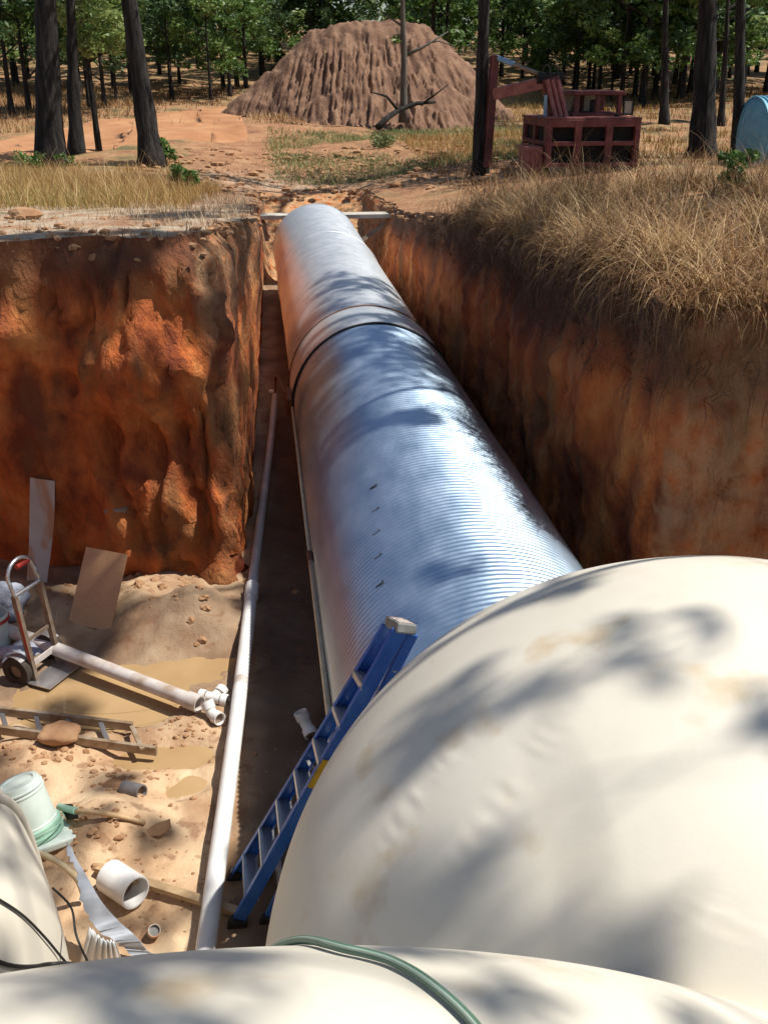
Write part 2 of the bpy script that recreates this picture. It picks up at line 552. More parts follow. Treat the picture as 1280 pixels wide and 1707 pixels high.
for r in range(ROWS):
    t = r / (ROWS - 1)                               # 0 top .. 1 bottom
    xy = tops * (1 - t) + bots * t
    z = ztop * (1 - t) + (-.12) * t
    p = P3(xy[:, 0], xy[:, 1], z)
    env = sstep(0, .12, t)
    groove = fbm(P3(xy[:, 0] * 2.6 + .35 * z, xy[:, 1] * 2.6 + .35 * z, z * .35), 3, 5)
    lump = fbm(p * 1.6, 4, 8)
    fine = fbm(p * 6.0, 3, 31)
    ledge = np.maximum(0, vnoise(p * np.array([1.6, 1.6, 1.2]) + 3.3, 77)) * np.exp(-((t - .38) / .16) ** 2)
    left = (xy[:, 0] < .05) & (xy[:, 1] < 10.5)
    amp = np.where(left, 1.0, .62)
    crag = np.abs(fbm(p * np.array([2.4, 2.4, .9]), 4, 83))
    fine2 = fbm(p * np.array([13, 13, 8]), 2, 36)
    d = env * np.where(left, .19 * groove + .19 * lump + .13 * fine + .05 * fine2 - .16 * np.exp(-(crag / .06) ** 2) * sstep(-.2, .3, lump), .11 * groove + .08 * lump + .08 * fine + .035 * fine2) + .34 * ledge * np.where(left, 1, .2)
    zz_ = z
    lf = left & (xy[:, 1] < 9.3)
    bulge = .30 * np.exp(-((xy[:, 0] + 1.15) / .50) ** 2 - ((zz_ - 2.15) / .33) ** 2) - .24 * np.exp(-((xy[:, 0] + 1.25) / .55) ** 2 - ((zz_ - 1.45) / .28) ** 2)
    bulge = bulge + .20 * np.exp(-((xy[:, 0] + 2.2) / .35) ** 2 - ((zz_ - 2.45) / .3) ** 2)
    for gx, gs, gw in ((-1.55, .22, .06), (-1.15, .10, .05), (-.88, .16, .06), (-.62, .05, .045)):
        bulge = bulge - .17 * np.exp(-((xy[:, 0] - gx - gs * (1.8 - zz_) - .05 * np.sin(zz_ * 5 + gx * 9)) / gw) ** 2) * (1 - sstep(1.5, 2.0, zz_)) * sstep(.1, .5, zz_)
    d = d + np.where(lf, bulge, 0) * env
    d = d + .10 * sstep(.03, .10, t) * (1 - sstep(.10, .30, t)) * -1.0 * np.where(left, .5, 1.0)
    if r == ROWS - 1:
        d = d * .6
    narrow = (xy[:, 1] > 9.0) & (xy[:, 0] < .5)
    d = np.where(narrow, d * .35, d)
    d = np.where(xy[:, 1] > 23.2, d * .35, d)
    d = d - np.where(left, .22, .10) * (1 - sstep(0, .085, t))
    WV[r, :, 0] = xy[:, 0] + nrm[:, 0] * d
    WV[r, :, 1] = xy[:, 1] + nrm[:, 1] * d
    WV[r, :, 2] = z + env * (1 - sstep(.9, 1, t)) * .05 * fine
idx = np.arange(ROWS * NP).reshape(ROWS, NP)
a_, b_ = idx[:-1], np.roll(idx, -1, 1)[:-1]
c_, d_ = np.roll(idx, -1, 1)[1:], idx[1:]
WF = np.stack([a_, b_, c_, d_], -1).reshape(-1, 4)
tt = np.repeat(np.linspace(0, 1, ROWS), NP)
fl = WV.reshape(-1, 3)
rgt = (fl[:, 0] > 1.5)
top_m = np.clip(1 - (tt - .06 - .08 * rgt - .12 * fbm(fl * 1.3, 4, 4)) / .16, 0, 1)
dry = sstep(21, 23.4, fl[:, 1]) * .9  # sunlit look of the trench end, painted as paler clay
dry = np.maximum(dry, .75 * (1 - sstep(.0, .35, tt)) * (np.abs(fl[:, 0] + .1) < .45) * (fl[:, 1] > 8.7) * (fl[:, 1] < 11))  # sunlit look of the left corner, painted the same way
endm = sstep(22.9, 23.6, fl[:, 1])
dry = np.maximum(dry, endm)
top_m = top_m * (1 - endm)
face = ((fl[:, 0] > 2.72) & (fl[:, 1] < 7) & (fl[:, 1] > 4)) * .55  # bounce light on the right face, put into the colour as paler clay
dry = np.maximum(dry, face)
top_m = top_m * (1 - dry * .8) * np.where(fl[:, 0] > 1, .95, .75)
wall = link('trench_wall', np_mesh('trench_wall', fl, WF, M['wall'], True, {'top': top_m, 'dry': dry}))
kind(wall, 'structure')

# ---- ground sheet with the pit cut out
pts = [Vector((p[0], p[1])) for p in WV[0, :, :2]]
edges = [(i, (i + 1) % NP) for i in range(NP)]
def inside(px, py):
    poly = WV[0, :, :2]
    x1, y1 = poly[:, 0], poly[:, 1]
    x2, y2 = np.roll(x1, -1), np.roll(y1, -1)
    c = np.zeros(len(px), bool)
    for i in range(NP):
        cond = ((y1[i] > py) != (y2[i] > py)) & (px < (x2[i] - x1[i]) * (py - y1[i]) / (y2[i] - y1[i] + 1e-12) + x1[i])
        c ^= cond
    return c
def grid(x0, x1, y0, y1, s, j=.35):
    X, Y = np.meshgrid(np.arange(x0, x1, s), np.arange(y0, y1, s))
    X = X + rng.uniform(-j, j, X.shape) * s
    Y = Y + rng.uniform(-j, j, Y.shape) * s
    return np.stack([X.ravel(), Y.ravel()], 1)
G = [grid(-7, 10, 4, 16, .16), grid(-16, 22, 16, 46, .34), grid(-60, 70, 46, 100, 1.1), grid(-130, 150, 100, 260, 6)]
G += [grid(-16, -7, 4, 16, .4), grid(10, 22, 4, 16, .4), grid(-60, -16, -20, 46, 1.6), grid(22, 70, -20, 46, 1.6), grid(-16, 22, -20, 4, 1.2)]
G = np.concatenate(G)
G = G[~inside(G[:, 0], G[:, 1])]
# keep clear of the pit's rim
keep = np.ones(len(G), bool)
near = (G[:, 0] > -8) & (G[:, 0] < 8) & (G[:, 1] < 27)
gi = np.where(near)[0]
for k in range(0, len(gi), 2000):
    sel = gi[k:k + 2000]
    dd = ((G[sel, None, :] - WV[0, None, :, :2]) ** 2).sum(-1).min(1)
    keep[sel] = dd > .05 ** 2
G = G[keep]
allp = pts + [Vector((p[0], p[1])) for p in G]
vv, ee, ff, *_ = delaunay_2d_cdt(allp, edges, [], 0, 1e-5)
vx = np.array([(p[0], p[1]) for p in vv])
tri = np.array([f for f in ff if len(f) == 3], int)
cen = vx[tri].mean(1)
ok = ~inside(cen[:, 0], cen[:, 1])
tri = tri[ok]
gz = zt(vx[:, 0], vx[:, 1])
rim = np.zeros(len(vx), bool)
for i, p in enumerate(vv):
    pass
micro = .05 * fbm(P3(vx[:, 0] * 2.2, vx[:, 1] * 2.2), 4, 12)
dist_rim = np.full(len(vx), 9.0)
nearv = np.where((vx[:, 0] > -8) & (vx[:, 0] < 8) & (vx[:, 1] < 27))[0]
for k in range(0, len(nearv), 2000):
    sel = nearv[k:k + 2000]
    dist_rim[sel] = np.sqrt(((vx[sel, None, :] - WV[0, None, :, :2]) ** 2).sum(-1).min(1))
gz = gz + micro * np.clip(dist_rim / .3, 0, 1)
def grassy_mask(x, y):
    n = .5 + .5 * fbm(P3(x * .25, y * .25), 3, 40)
    g = sstep(10.5, 13.5, y + 2 * n) * (x < -1.0 + 0 * y)
    g = np.maximum(g, (x > 2.2) * sstep(2.4, 3.2, x))
    g = np.maximum(g, sstep(38, 46, y + 3 * n))
    mid = (x > -2) & (x < 9) & (y > 14) & (y < 46)
    g = np.where(mid, g * .55 * n, g)
    return np.clip(g, 0, 1)
gm = grassy_mask(vx[:, 0], vx[:, 1])
pale = (vx[:, 0] < .6) * (1 - sstep(12.5, 15, vx[:, 1])) + .7 * np.exp(-((vx[:, 0] - .5) / 3) ** 2 - ((vx[:, 1] - 27.5) / 2.0) ** 2)
ground = link('ground', np_mesh('ground', np.stack([vx[:, 0], vx[:, 1], gz], 1), tri, M['ground'], True,
                                {'grassy': gm, 'pale': np.clip(pale, 0, 1)}))
kind(ground, 'structure')

# ---- pit floor
PUD = [(onz(275, 1118), .62, .34, .3), (onz(170, 1158), .50, .30, -.2), (onz(205, 1165), .45, .20, -.5), (onz(305, 1315), .20, .12, .2), (onz(240, 1262), .34, .17, .1), (onz(320, 1262), .16, .13, .0),
       (onz(150, 1205), .5, .15, .1)]
def fz(x, y):
    x, y = np.asarray(x, float), np.asarray(y, float)
    z = .035 + .05 * fbm(P3(x * .9, y * .9), 3, 50) + .045 * fbm(P3(x * 3.2, y * 3.2), 4, 51)
    z = z + .020 * np.maximum(0, fbm(P3(x * 9, y * 9), 3, 52))
    foot = np.abs(fbm(P3(x * 4.5, y * 4.5), 2, 57))
    z = z - .03 * np.exp(-(foot / .12) ** 2) * sstep(0, .4, fbm(P3(x * .8, y * .8), 2, 58))
    for (c, a, b, rot) in PUD:
        dx, dy = x - c.x, y - c.y
        X = (dx * math.cos(rot) + dy * math.sin(rot)) / a
        Y = (-dx * math.sin(rot) + dy * math.cos(rot)) / b
        z = z - .085 * np.exp(-(X * X + Y * Y) * .9)
    # spoil heaps against the wall and by the bucket
    for (u, v, h_, s) in ((335, 1040, .22, .33), (250, 1030, .15, .5), (150, 1425, .13, .28), (195, 1392, .10, .22), (60, 1290, .08, .4), (310, 1210, .04, .3), (30, 1010, .12, .5)):
        c = onz(u, v)
        q = np.exp(-((x - c.x) ** 2 + (y - c.y) ** 2) / (s * s))
        z = z + q * h_ * (1 + .5 * fbm(P3(x * 5, y * 5), 3, 55))
    return z
def onf(u, v, h=0.0):
    z = .05
    for _ in range(6):
        p = onz(u, v, z + h)
        z = float(fz(p.x, p.y))
    return p
xs = np.concatenate([np.arange(-7, -3.4, .3), np.arange(-3.4, .9, .035), np.arange(.9, 6.4, .35)])
ys = np.concatenate([np.arange(-4.5, 3.4, .5), np.arange(3.4, 9.9, .035), np.arange(9.9, 25.6, .3)])
X, Y = np.meshgrid(xs, ys)
Z = fz(X, Y)
nx, ny = len(xs), len(ys)
ix = np.arange(nx * ny).reshape(ny, nx)
FQ = np.stack([ix[:-1, :-1], ix[:-1, 1:], ix[1:, 1:], ix[1:, :-1]], -1).reshape(-1, 4)
fx = X.ravel(), Y.ravel()
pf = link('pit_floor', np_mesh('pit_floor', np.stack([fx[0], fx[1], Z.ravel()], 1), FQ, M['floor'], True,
             {'damp_shade': np.maximum(sstep(-.42, -.06, fx[0] + .10 * fbm(P3(fx[0] * 2, fx[1] * 2), 3, 66) - .035 * (fx[1] - 7)) * .85,  # shade of the trench painted in beside the pipe; next term is damp mud
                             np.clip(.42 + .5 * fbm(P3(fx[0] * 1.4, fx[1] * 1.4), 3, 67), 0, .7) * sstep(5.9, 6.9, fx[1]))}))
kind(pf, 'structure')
WATER = .0
def puddle(c, a, b, rot):
    vs, fs = [(c.x, c.y, WATER)], []
    n = 40
    for k in range(n):
        q = 2 * math.pi * k / n
        X_, Y_ = a * 1.5 * math.cos(q), b * 1.5 * math.sin(q)
        vs.append((c.x + X_ * math.cos(rot) - Y_ * math.sin(rot), c.y + X_ * math.sin(rot) + Y_ * math.cos(rot), WATER))
    for k in range(n):
        fs.append((0, 1 + k, 1 + (k + 1) % n))
    return MB().add(vs, fs)
# neighbouring sheets of water sit 2 mm apart so that none shares a plane
for i, p in enumerate(PUD):
    mb = puddle(*p)
    mb.v = [(x, y, z - .002 * i) for x, y, z in mb.v]
    kind(obj('puddle', mb, M['water']), 'structure')

# ---- dirt road on the left
def road_pts():
    a = [(-60, 244), (0, 234), (120, 210), (230, 194), (330, 181), (400, 177)]
    b = [(-60, 285), (0, 273), (120, 258), (230, 246), (330, 236), (430, 236)]
    A = [ground_hit(*p)[0] for p in a]
    B = [ground_hit(*p)[0] for p in b]
    return A, B
A, B = road_pts()
ROAD = np.array([(q.x, q.y) for q in A] + [(q.x, q.y) for q in B[::-1]])
def on_road(P):
    x1, y1 = ROAD[:, 0], ROAD[:, 1]
    x2, y2 = np.roll(x1, -1), np.roll(y1, -1)
    c = np.zeros(len(P), bool)
    for i in range(len(ROAD)):
        c ^= ((y1[i] > P[:, 1]) != (y2[i] > P[:, 1])) & (P[:, 0] < (x2[i] - x1[i]) * (P[:, 1] - y1[i]) / (y2[i] - y1[i] + 1e-12) + x1[i])
    return c
vs, fs = [], []
NA, NB = 60, 12
for i in range(NA + 1):
    t = i / NA * (len(A) - 1)
    k = min(int(t), len(A) - 2)
    f = t - k
    p, q = A[k].lerp(A[k + 1], f), B[k].lerp(B[k + 1], f)
    for j in range(NB + 1):
        s = j / NB
        r_ = p.lerp(q, s)
        wob = .5 * float(fbm(P3(i * .35, s * 2), 2, 61))
        vs.append((r_.x + wob, r_.y + wob * 1.2, float(zt(r_.x + wob, r_.y + wob * 1.2)) + .05 - .12 * (j in (0, NB))))
for i in range(NA):
    for j in range(NB):
        o = i * (NB + 1) + j
        fs.append((o, o + 1, o + NB + 2, o + NB + 1))
kind(obj('dirt_road', MB().add(vs, fs), M['road'], None, True), 'structure')

# ---- the spoil mound
def mound():
    yb = 45.0
    def px(u, v):
        return ony(u, v, yb)
    prof = [(255, 240), (300, 228), (345, 208), (390, 168), (440, 128), (488, 82), (522, 54), (556, 44), (610, 36), (680, 36), (720, 48), (764, 84), (812, 130), (862, 190), (900, 222), (930, 236)]
    P = [px(*p) for p in prof]
    base = P[0].z - .25
    X0, X1 = P[0].x, P[-1].x
    xs_ = np.linspace(X0, X1, 340)
    hs = np.interp(xs_, [p.x for p in P], [p.z - base for p in P])
    hs = np.convolve(np.pad(hs, 6, mode='edge'), np.ones(13) / 13, 'valid')
    hs = hs * (1 + .02 * fbm(P3(xs_ * 1.5, 0 * xs_), 3, 70))
    D = 7.2
    ts = np.linspace(-1, 1, 190)
    XX, TT = np.meshgrid(xs_, ts)
    HH = np.tile(hs, (len(ts), 1))
    hmax = hs.max()
    # front slope: each column is a slope of repose falling from its ridge height
    crest = np.interp(HH, [0, hmax * .9, hmax], [0.0, .05, .12])
    YY = TT * D
    fall = np.clip((np.abs(TT) - crest) / (1 - crest), 0, 1)
    loc = HH - (fall * hmax * 1.04)
    round_ = np.sqrt(np.clip(1 - fall, 0, 1))
    h = np.where(fall > 0, np.minimum(HH, np.maximum(loc, 0) ** 1.0), HH)
    h = np.maximum(0, hmax * np.clip(HH / hmax - fall * 1.02, 0, 1))
    h = h + .12 * sstep(.0, .15, h / hmax) * 0
    cx = (X0 + X1) / 2 + .6
    # gullies fan down and out from the crest
    ang = np.arctan2(XX - cx, D * .9 + 2 + 0 * XX)
    lat = (XX - cx) / (1.0 + .85 * fall)
    wob = .30 * fbm(P3(XX * 1.1, YY * .9), 4, 71)
    g1 = 1 - 2.2 * np.abs(vnoise(P3(lat * 2.0 + wob, fall * 1.6, 0), 72))
    g2 = 1 - 2.2 * np.abs(vnoise(P3(lat * 4.6 + wob * 2.6, fall * 3.2, 3), 73))
    g3 = 1 - 2.2 * np.abs(vnoise(P3(lat * 10.5 + wob * 5, fall * 7, 6), 74))
    env = sstep(.03, .22, fall) * sstep(0, .9, h)
    h = h + env * (.06 * (g1 - .4) + .11 * (g2 - .4) + .15 * (g3 - .4)) + .24 * fbm(P3(XX * 3.2, YY * 3.2), 5, 75) * sstep(0, .5, h)
    zz = base + h
    y0 = yb + YY + 1.2
    zg = zt(XX, y0) - .12
    zz = np.where(h < .02, np.minimum(zz, zg), np.maximum(zz, zg))
    V = np.stack([XX.ravel(), y0.ravel(), zz.ravel()], 1)
    n1, n0 = XX.shape
    ii = np.arange(n1 * n0).reshape(n1, n0)
    Fm = np.stack([ii[:-1, :-1], ii[:-1, 1:], ii[1:, 1:], ii[1:, :-1]], -1).reshape(-1, 4)
    o = link('dirt_mound', np_mesh('dirt_mound', V, Fm, M['mound'], False))
    tag(o, 'large brown mound of dug earth with rain gullies, before the woods', 'dirt mound')
    return o
mound()

# ------------------------------------------------------------------ grass
def blades(name, xy, z, length, width, lean, droop, mtl, tint=None, seg=3, leandir=None):
    n = len(xy)
    az = rng.uniform(0, 2 * np.pi, n) if leandir is None else leandir + rng.normal(0, .7, n)
    L = np.asarray(length) * (.35 + .75 * rng.beta(1.6, 2.0, n) + .25 * (rng.uniform(0, 1, n) > .93))
    dirx, diry = np.cos(az), np.sin(az)
    sx, sy = -diry, dirx
    fa = rng.uniform(-.6, .6, n)
    sx, sy = sx * np.cos(fa) - sy * np.sin(fa), sx * np.sin(fa) + sy * np.cos(fa)
    pos = np.stack([xy[:, 0], xy[:, 1], z], 1)
    pitch0 = np.pi / 2 - np.abs(rng.normal(0, lean, n))
    dp = droop * rng.uniform(.4, 1.3, n)
    V = np.zeros((n, (seg + 1) * 2, 3))
    cur = pos.copy()
    for s in range(seg + 1):
        wv = width * (1 - s / (seg + .35)) * .5
        V[:, s * 2, :] = cur - np.stack([sx * wv, sy * wv, 0 * sx], 1)
        V[:, s * 2 + 1, :] = cur + np.stack([sx * wv, sy * wv, 0 * sx], 1)
        p = pitch0 - dp * (s + .5) / seg
        st = L / seg
        cur = cur + np.stack([np.cos(p) * dirx * st, np.cos(p) * diry * st, np.sin(p) * st], 1)
    o = (np.arange(n) * (seg + 1) * 2)[:, None]
    Fq = np.concatenate([np.stack([o + 2 * s, o + 2 * s + 1, o + 2 * s + 3, o + 2 * s + 2], -1) for s in range(seg)], 1).reshape(-1, 4)
    t = rng.uniform(0, 1, n) if tint is None else np.clip(tint, 0, 1)
    ob = link(name, np_mesh(name, V.reshape(-1, 3), Fq, mtl, False, {'tint': np.repeat(t, (seg + 1) * 2)}))
    return ob
def scatter(n, x0, x1, y0, y1, clump=.35, thr=-.2, seed=0, keepout=True):
    P = np.stack([rng.uniform(x0, x1, n), rng.uniform(y0, y1, n)], 1)
    m = fbm(P3(P[:, 0] * clump, P[:, 1] * clump), 3, seed) > thr - .25 * rng.uniform(0, 1, n)
    P = P[m]
    if keepout:
        P = P[~inside(P[:, 0], P[:, 1])]
    return P
def in_view(P, z):
    q = np.stack([P[:, 0], P[:, 1], z], 1) - _O
    d = q @ _F
    u = CX + F_PX * (q @ _R) / d
    return P[(d > 0) & (u > -150) & (u < 1430)]
def grass(name, label, P, length, width, lean, droop, mtl, tint=None, leandir=None, seg=3):
    P = P + rng.normal(0, .12, P.shape) * (P[:, 1:2] > 14)
    P = in_view(P, zt(P[:, 0], P[:, 1]))
    P = P[~(on_road(P) & (rng.uniform(0, 1, len(P)) > .03))]
    z = zt(P[:, 0], P[:, 1]) - .03
    t = None
    if tint is not None:
        t = tint(P)
    o = blades(name, P, z, length, width, lean, droop, mtl, t, seg, leandir)
    return kind(o, 'stuff', label)
tn = lambda s, sd, b=.5, a=.55: (lambda P: b + a * fbm(P3(P[:, 0] * s, P[:, 1] * s), 3, sd) + rng.normal(0, .16, len(P)))

# right bank: long straw drooping over the cut
P = scatter(15000, 2.5, 9, 5.6, 9.6, .9, -.15, 101)
grass('dry_grass', 'long drooping straw-coloured grass on the right bank', P, .70, .010, .75, 1.7, M['straw'], tn(1.6, 5, .38, .9))
P = scatter(11000, 2.6, 12, 9.4, 14.5, .6, -.1, 102)
grass('dry_grass', 'straw-coloured grass between the right bank and the red machine', P, .60, .012, .6, 1.3, M['straw'], tn(1.0, 6, .36, .8))
P = scatter(16000, 3.5, 26, 14, 30, .35, -.15, 103)
P = P[(P[:, 0] > 4.5) | (P[:, 1] < 18)]
grass('dry_grass', 'dry grass around the red machine and the right trunks', P, .45, .022, .45, 1.0, M['straw'], tn(.5, 7, .36, .8))
# edge fringe hanging over the right wall
n = 5200
ey = rng.uniform(5.75, 13.5, n) ** 1.0
ex = 2.66 + rng.uniform(-.10, .5, n)
Pe = np.stack([ex, ey], 1)
o = blades('dry_grass', Pe, zt(ex, ey) + .0, .60, .009, .9, 2.6, M['straw'], np.clip(.30 + .8 * fbm(P3(ey * 1.8, ex), 2, 8) + rng.normal(0, .2, n), 0, 1), 5, None)
kind(o, 'stuff', 'straw hanging over the top of the right trench wall')
n = 2400
ex = rng.uniform(2.5, 6.2, n)
ey = 5.86 + rng.uniform(-.10, .3, n)
o = blades('dry_grass', np.stack([ex, ey], 1), zt(ex, ey), .30, .009, .9, 2.0, M['straw'], np.clip(.42 + rng.normal(0, .25, n), 0, 1), 5, -math.pi / 2)
kind(o, 'stuff', 'straw hanging over the corner of the right bank')
P = scatter(1500, 2.6, 12, 5.9, 16, .5, -.3, 131)
grass('dry_grass', 'taller pale stems with bent tips among the straw on the right bank', P, 1.0, .009, .35, 1.9, M['straw'], lambda P: .8 + rng.normal(0, .15, len(P)), None, 6)
P = scatter(1600, 2.7, 14, 6, 20, .7, .15, 132)
grass('low_weeds', 'green weeds scattered through the straw on the right bank', P, .3, .02, .6, .8, M['weed'])
tc_ = np.stack([rng.uniform(2.75, 7.5, 110), rng.uniform(6.0, 13.5, 110)], 1)
tc_ = np.concatenate([tc_, np.stack([rng.uniform(2.7, 3.3, 36), rng.uniform(6.1, 12, 36)], 1)])
nb = 85
P = np.repeat(tc_, nb, 0) + rng.normal(0, .07, (len(tc_) * nb, 2))
hgt = np.repeat(rng.uniform(.45, 1.15, len(tc_)), nb)
o = blades('grass_tuft', P, zt(P[:, 0], P[:, 1]) - .02, hgt, .009, .45, 2.1, M['straw'], np.clip(np.repeat(rng.uniform(.2, .95, len(tc_)), nb) + rng.normal(0, .15, len(P)), 0, 1), 6)
kind(o, 'stuff', 'shaggy drooping tufts of dry grass on the right bank')
# dark root mat at the top of the wall
n = 16000
k = rng.integers(0, NP, n)
rr_ = (1 + 9 * rng.uniform(0, 1, n) ** 1.8).astype(int)
wp = WV[rr_, k]
wn = nrm[k]
sel = (wp[:, 0] > 1.5) & (wp[:, 1] > 5.3) & (wp[:, 1] < 16)
wp, wn = wp[sel], wn[sel]
o = blades('root_mat', wp[:, :2] + wn * .0, wp[:, 2], .50, .007, 1.1, 2.6, M['root'], None, 4, None)
kind(o, 'stuff', 'dark brown roots and dead grass matted on the upper right wall')
n = 5000
k = rng.integers(0, NP, n)
rr_ = (13 * rng.uniform(0, 1, n) ** 2.2).astype(int)
wp = WV[rr_, k]
sel = (wp[:, 0] < .2) & (wp[:, 1] > 8) & (wp[:, 1] < 13)
wp = wp[sel]
o = blades('root_mat', wp[:, :2], wp[:, 2], .20, .006, 1.1, 2.4, M['root'], None, 4, None)
kind(o, 'stuff', 'fine roots and dead stubble along the upper edge of the left block of earth')
# left block: short pale stubble, then golden grass under the trees
P = scatter(9000, -7, -.1, 8.7, 13, 1.0, -.2, 104)
grass('dry_stubble', 'short grey stubble on top of the left block of earth', P, .13, .008, 1.0, .8, M['strawgrey'])
P = scatter(5000, -1.6, .3, 9.5, 22, .8, -.1, 114)
grass('dry_stubble', 'thin dry stubble beside the trench on the left', P, .20, .010, .7, .8, M['strawgrey'])
P = scatter(36000, -15, -.8, 12.6, 24.5, .9, -.12, 105)
grass('golden_grass', 'tall golden grass around the three left trunks', P, .42, .012, .3, .7, M['strawgold'], tn(.45, 11, .45, .7))
P = scatter(4200, -12, -1.2, 12.8, 21, .9, .05, 135)
grass('golden_grass', 'taller loose tufts standing above the golden grass on the left', P, .85, .010, .3, 1.0, M['straw'], lambda P: .72 + rng.normal(0, .2, len(P)), None, 5)
P = scatter(9000, -15, -2, 22, 30, .5, -.1, 106)
grass('golden_grass', 'thin golden grass beside the dirt road', P, .32, .02, .35, .7, M['strawgold'], tn(.5, 12))
P = scatter(30000, -34, 2, 40, 66, .12, -.15, 107)
grass('golden_grass', 'dry grass in the clearing beyond the dirt road', P, .42, .045, .35, .6, M['straw'], tn(.14, 13, .42, .8))
P = scatter(22000, 10, 44, 28, 64, .12, -.15, 108)
grass('golden_grass', 'dry grass under the trees beyond the red machine', P, .42, .045, .35, .6, M['strawgold'], tn(.14, 14, .40, .8))
P = scatter(26000, .5, 10.5, 28, 40, .35, -.05, 109)
grass('low_weeds', 'low green weeds at the foot of the dirt mound', P, .26, .03, .7, .6, M['weed'], tn(.4, 15, .5, .7))
P = scatter(7000, 4.8, 11, 26, 37, .4, .0, 110)
grass('golden_grass', 'orange dry grass on the slope below the mound', P, .4, .025, .4, .7, M['strawgold'], tn(.4, 16, .4, .6))
P = scatter(3500, -1, 4.5, 25.5, 31, .6, .1, 111)
grass('dry_stubble', 'scattered stubble behind the end of the trench', P, .16, .02, .8, .6, M['strawgrey'])

# ------------------------------------------------------------------ trees
def leaf_mesh(name, centers, radii, per, size, mtl, flat=.75, tint_b=.45):
    n = len(centers) * per
    c = np.repeat(np.asarray(centers), per, 0)
    r = np.repeat(np.asarray(radii), per)[:, None]
    d = rng.normal(0, 1, (n, 3))
    d /= np.linalg.norm(d, axis=1)[:, None]
    d *= rng.uniform(.15, 1, (n, 1)) ** .5
    d[:, 2] *= flat
    p = c + d * r
    a = rng.normal(0, 1, (n, 3))
    a[:, 2] *= .6
    a /= np.linalg.norm(a, axis=1)[:, None]
    b = rng.normal(0, 1, (n, 3))
    b -= a * (a * b).sum(1)[:, None]
    b /= np.linalg.norm(b, axis=1)[:, None]
    s = size * rng.uniform(.6, 1.3, (n, 1))
    nn = np.cross(a, b)
    V = np.stack([p - a * s, p + b * s * .42 + nn * s * .12, p + a * s, p - b * s * .42 + nn * s * .12], 1)
    Fq = np.arange(n * 4).reshape(n, 4)
    t = np.clip(np.repeat(rng.normal(tint_b, .18, len(centers)), per) + rng.normal(0, .16, n), 0, 1)
    return np_mesh(name, V.reshape(-1, 3), Fq, mtl, False, {'tint': np.repeat(t, 4)})
def trunk_mb(mb, pts, r0, r1, n=10, flare=1.5, rough=.08, seed=0):
    N = 14
    P_ = []
    for i in range(N + 1):
        t = i / N * (len(pts) - 1)
        k = min(int(t), len(pts) - 2)
        P_.append(Vector(pts[k]).lerp(Vector(pts[k + 1]), t - k))
    rad = []
    for i in range(N + 1):
        t = i / N
        r_ = r0 * (1 - t) + r1 * t
        r_ *= 1 + (flare - 1) * math.exp(-t * 16)
        rad.append(r_ * (1 + rough * math.sin(i * 2.3 + seed) * .6))
    o = len(mb.v)
    mb.tube(P_, rad, n)
    for i in range(o, len(mb.v)):
        x, y, z = mb.v[i]
        d = float(vnoise(P3(x * 7, y * 7, z * 2.2), seed)) * r0 * rough
        mb.v[i] = (x + d, y + d * .7, z)
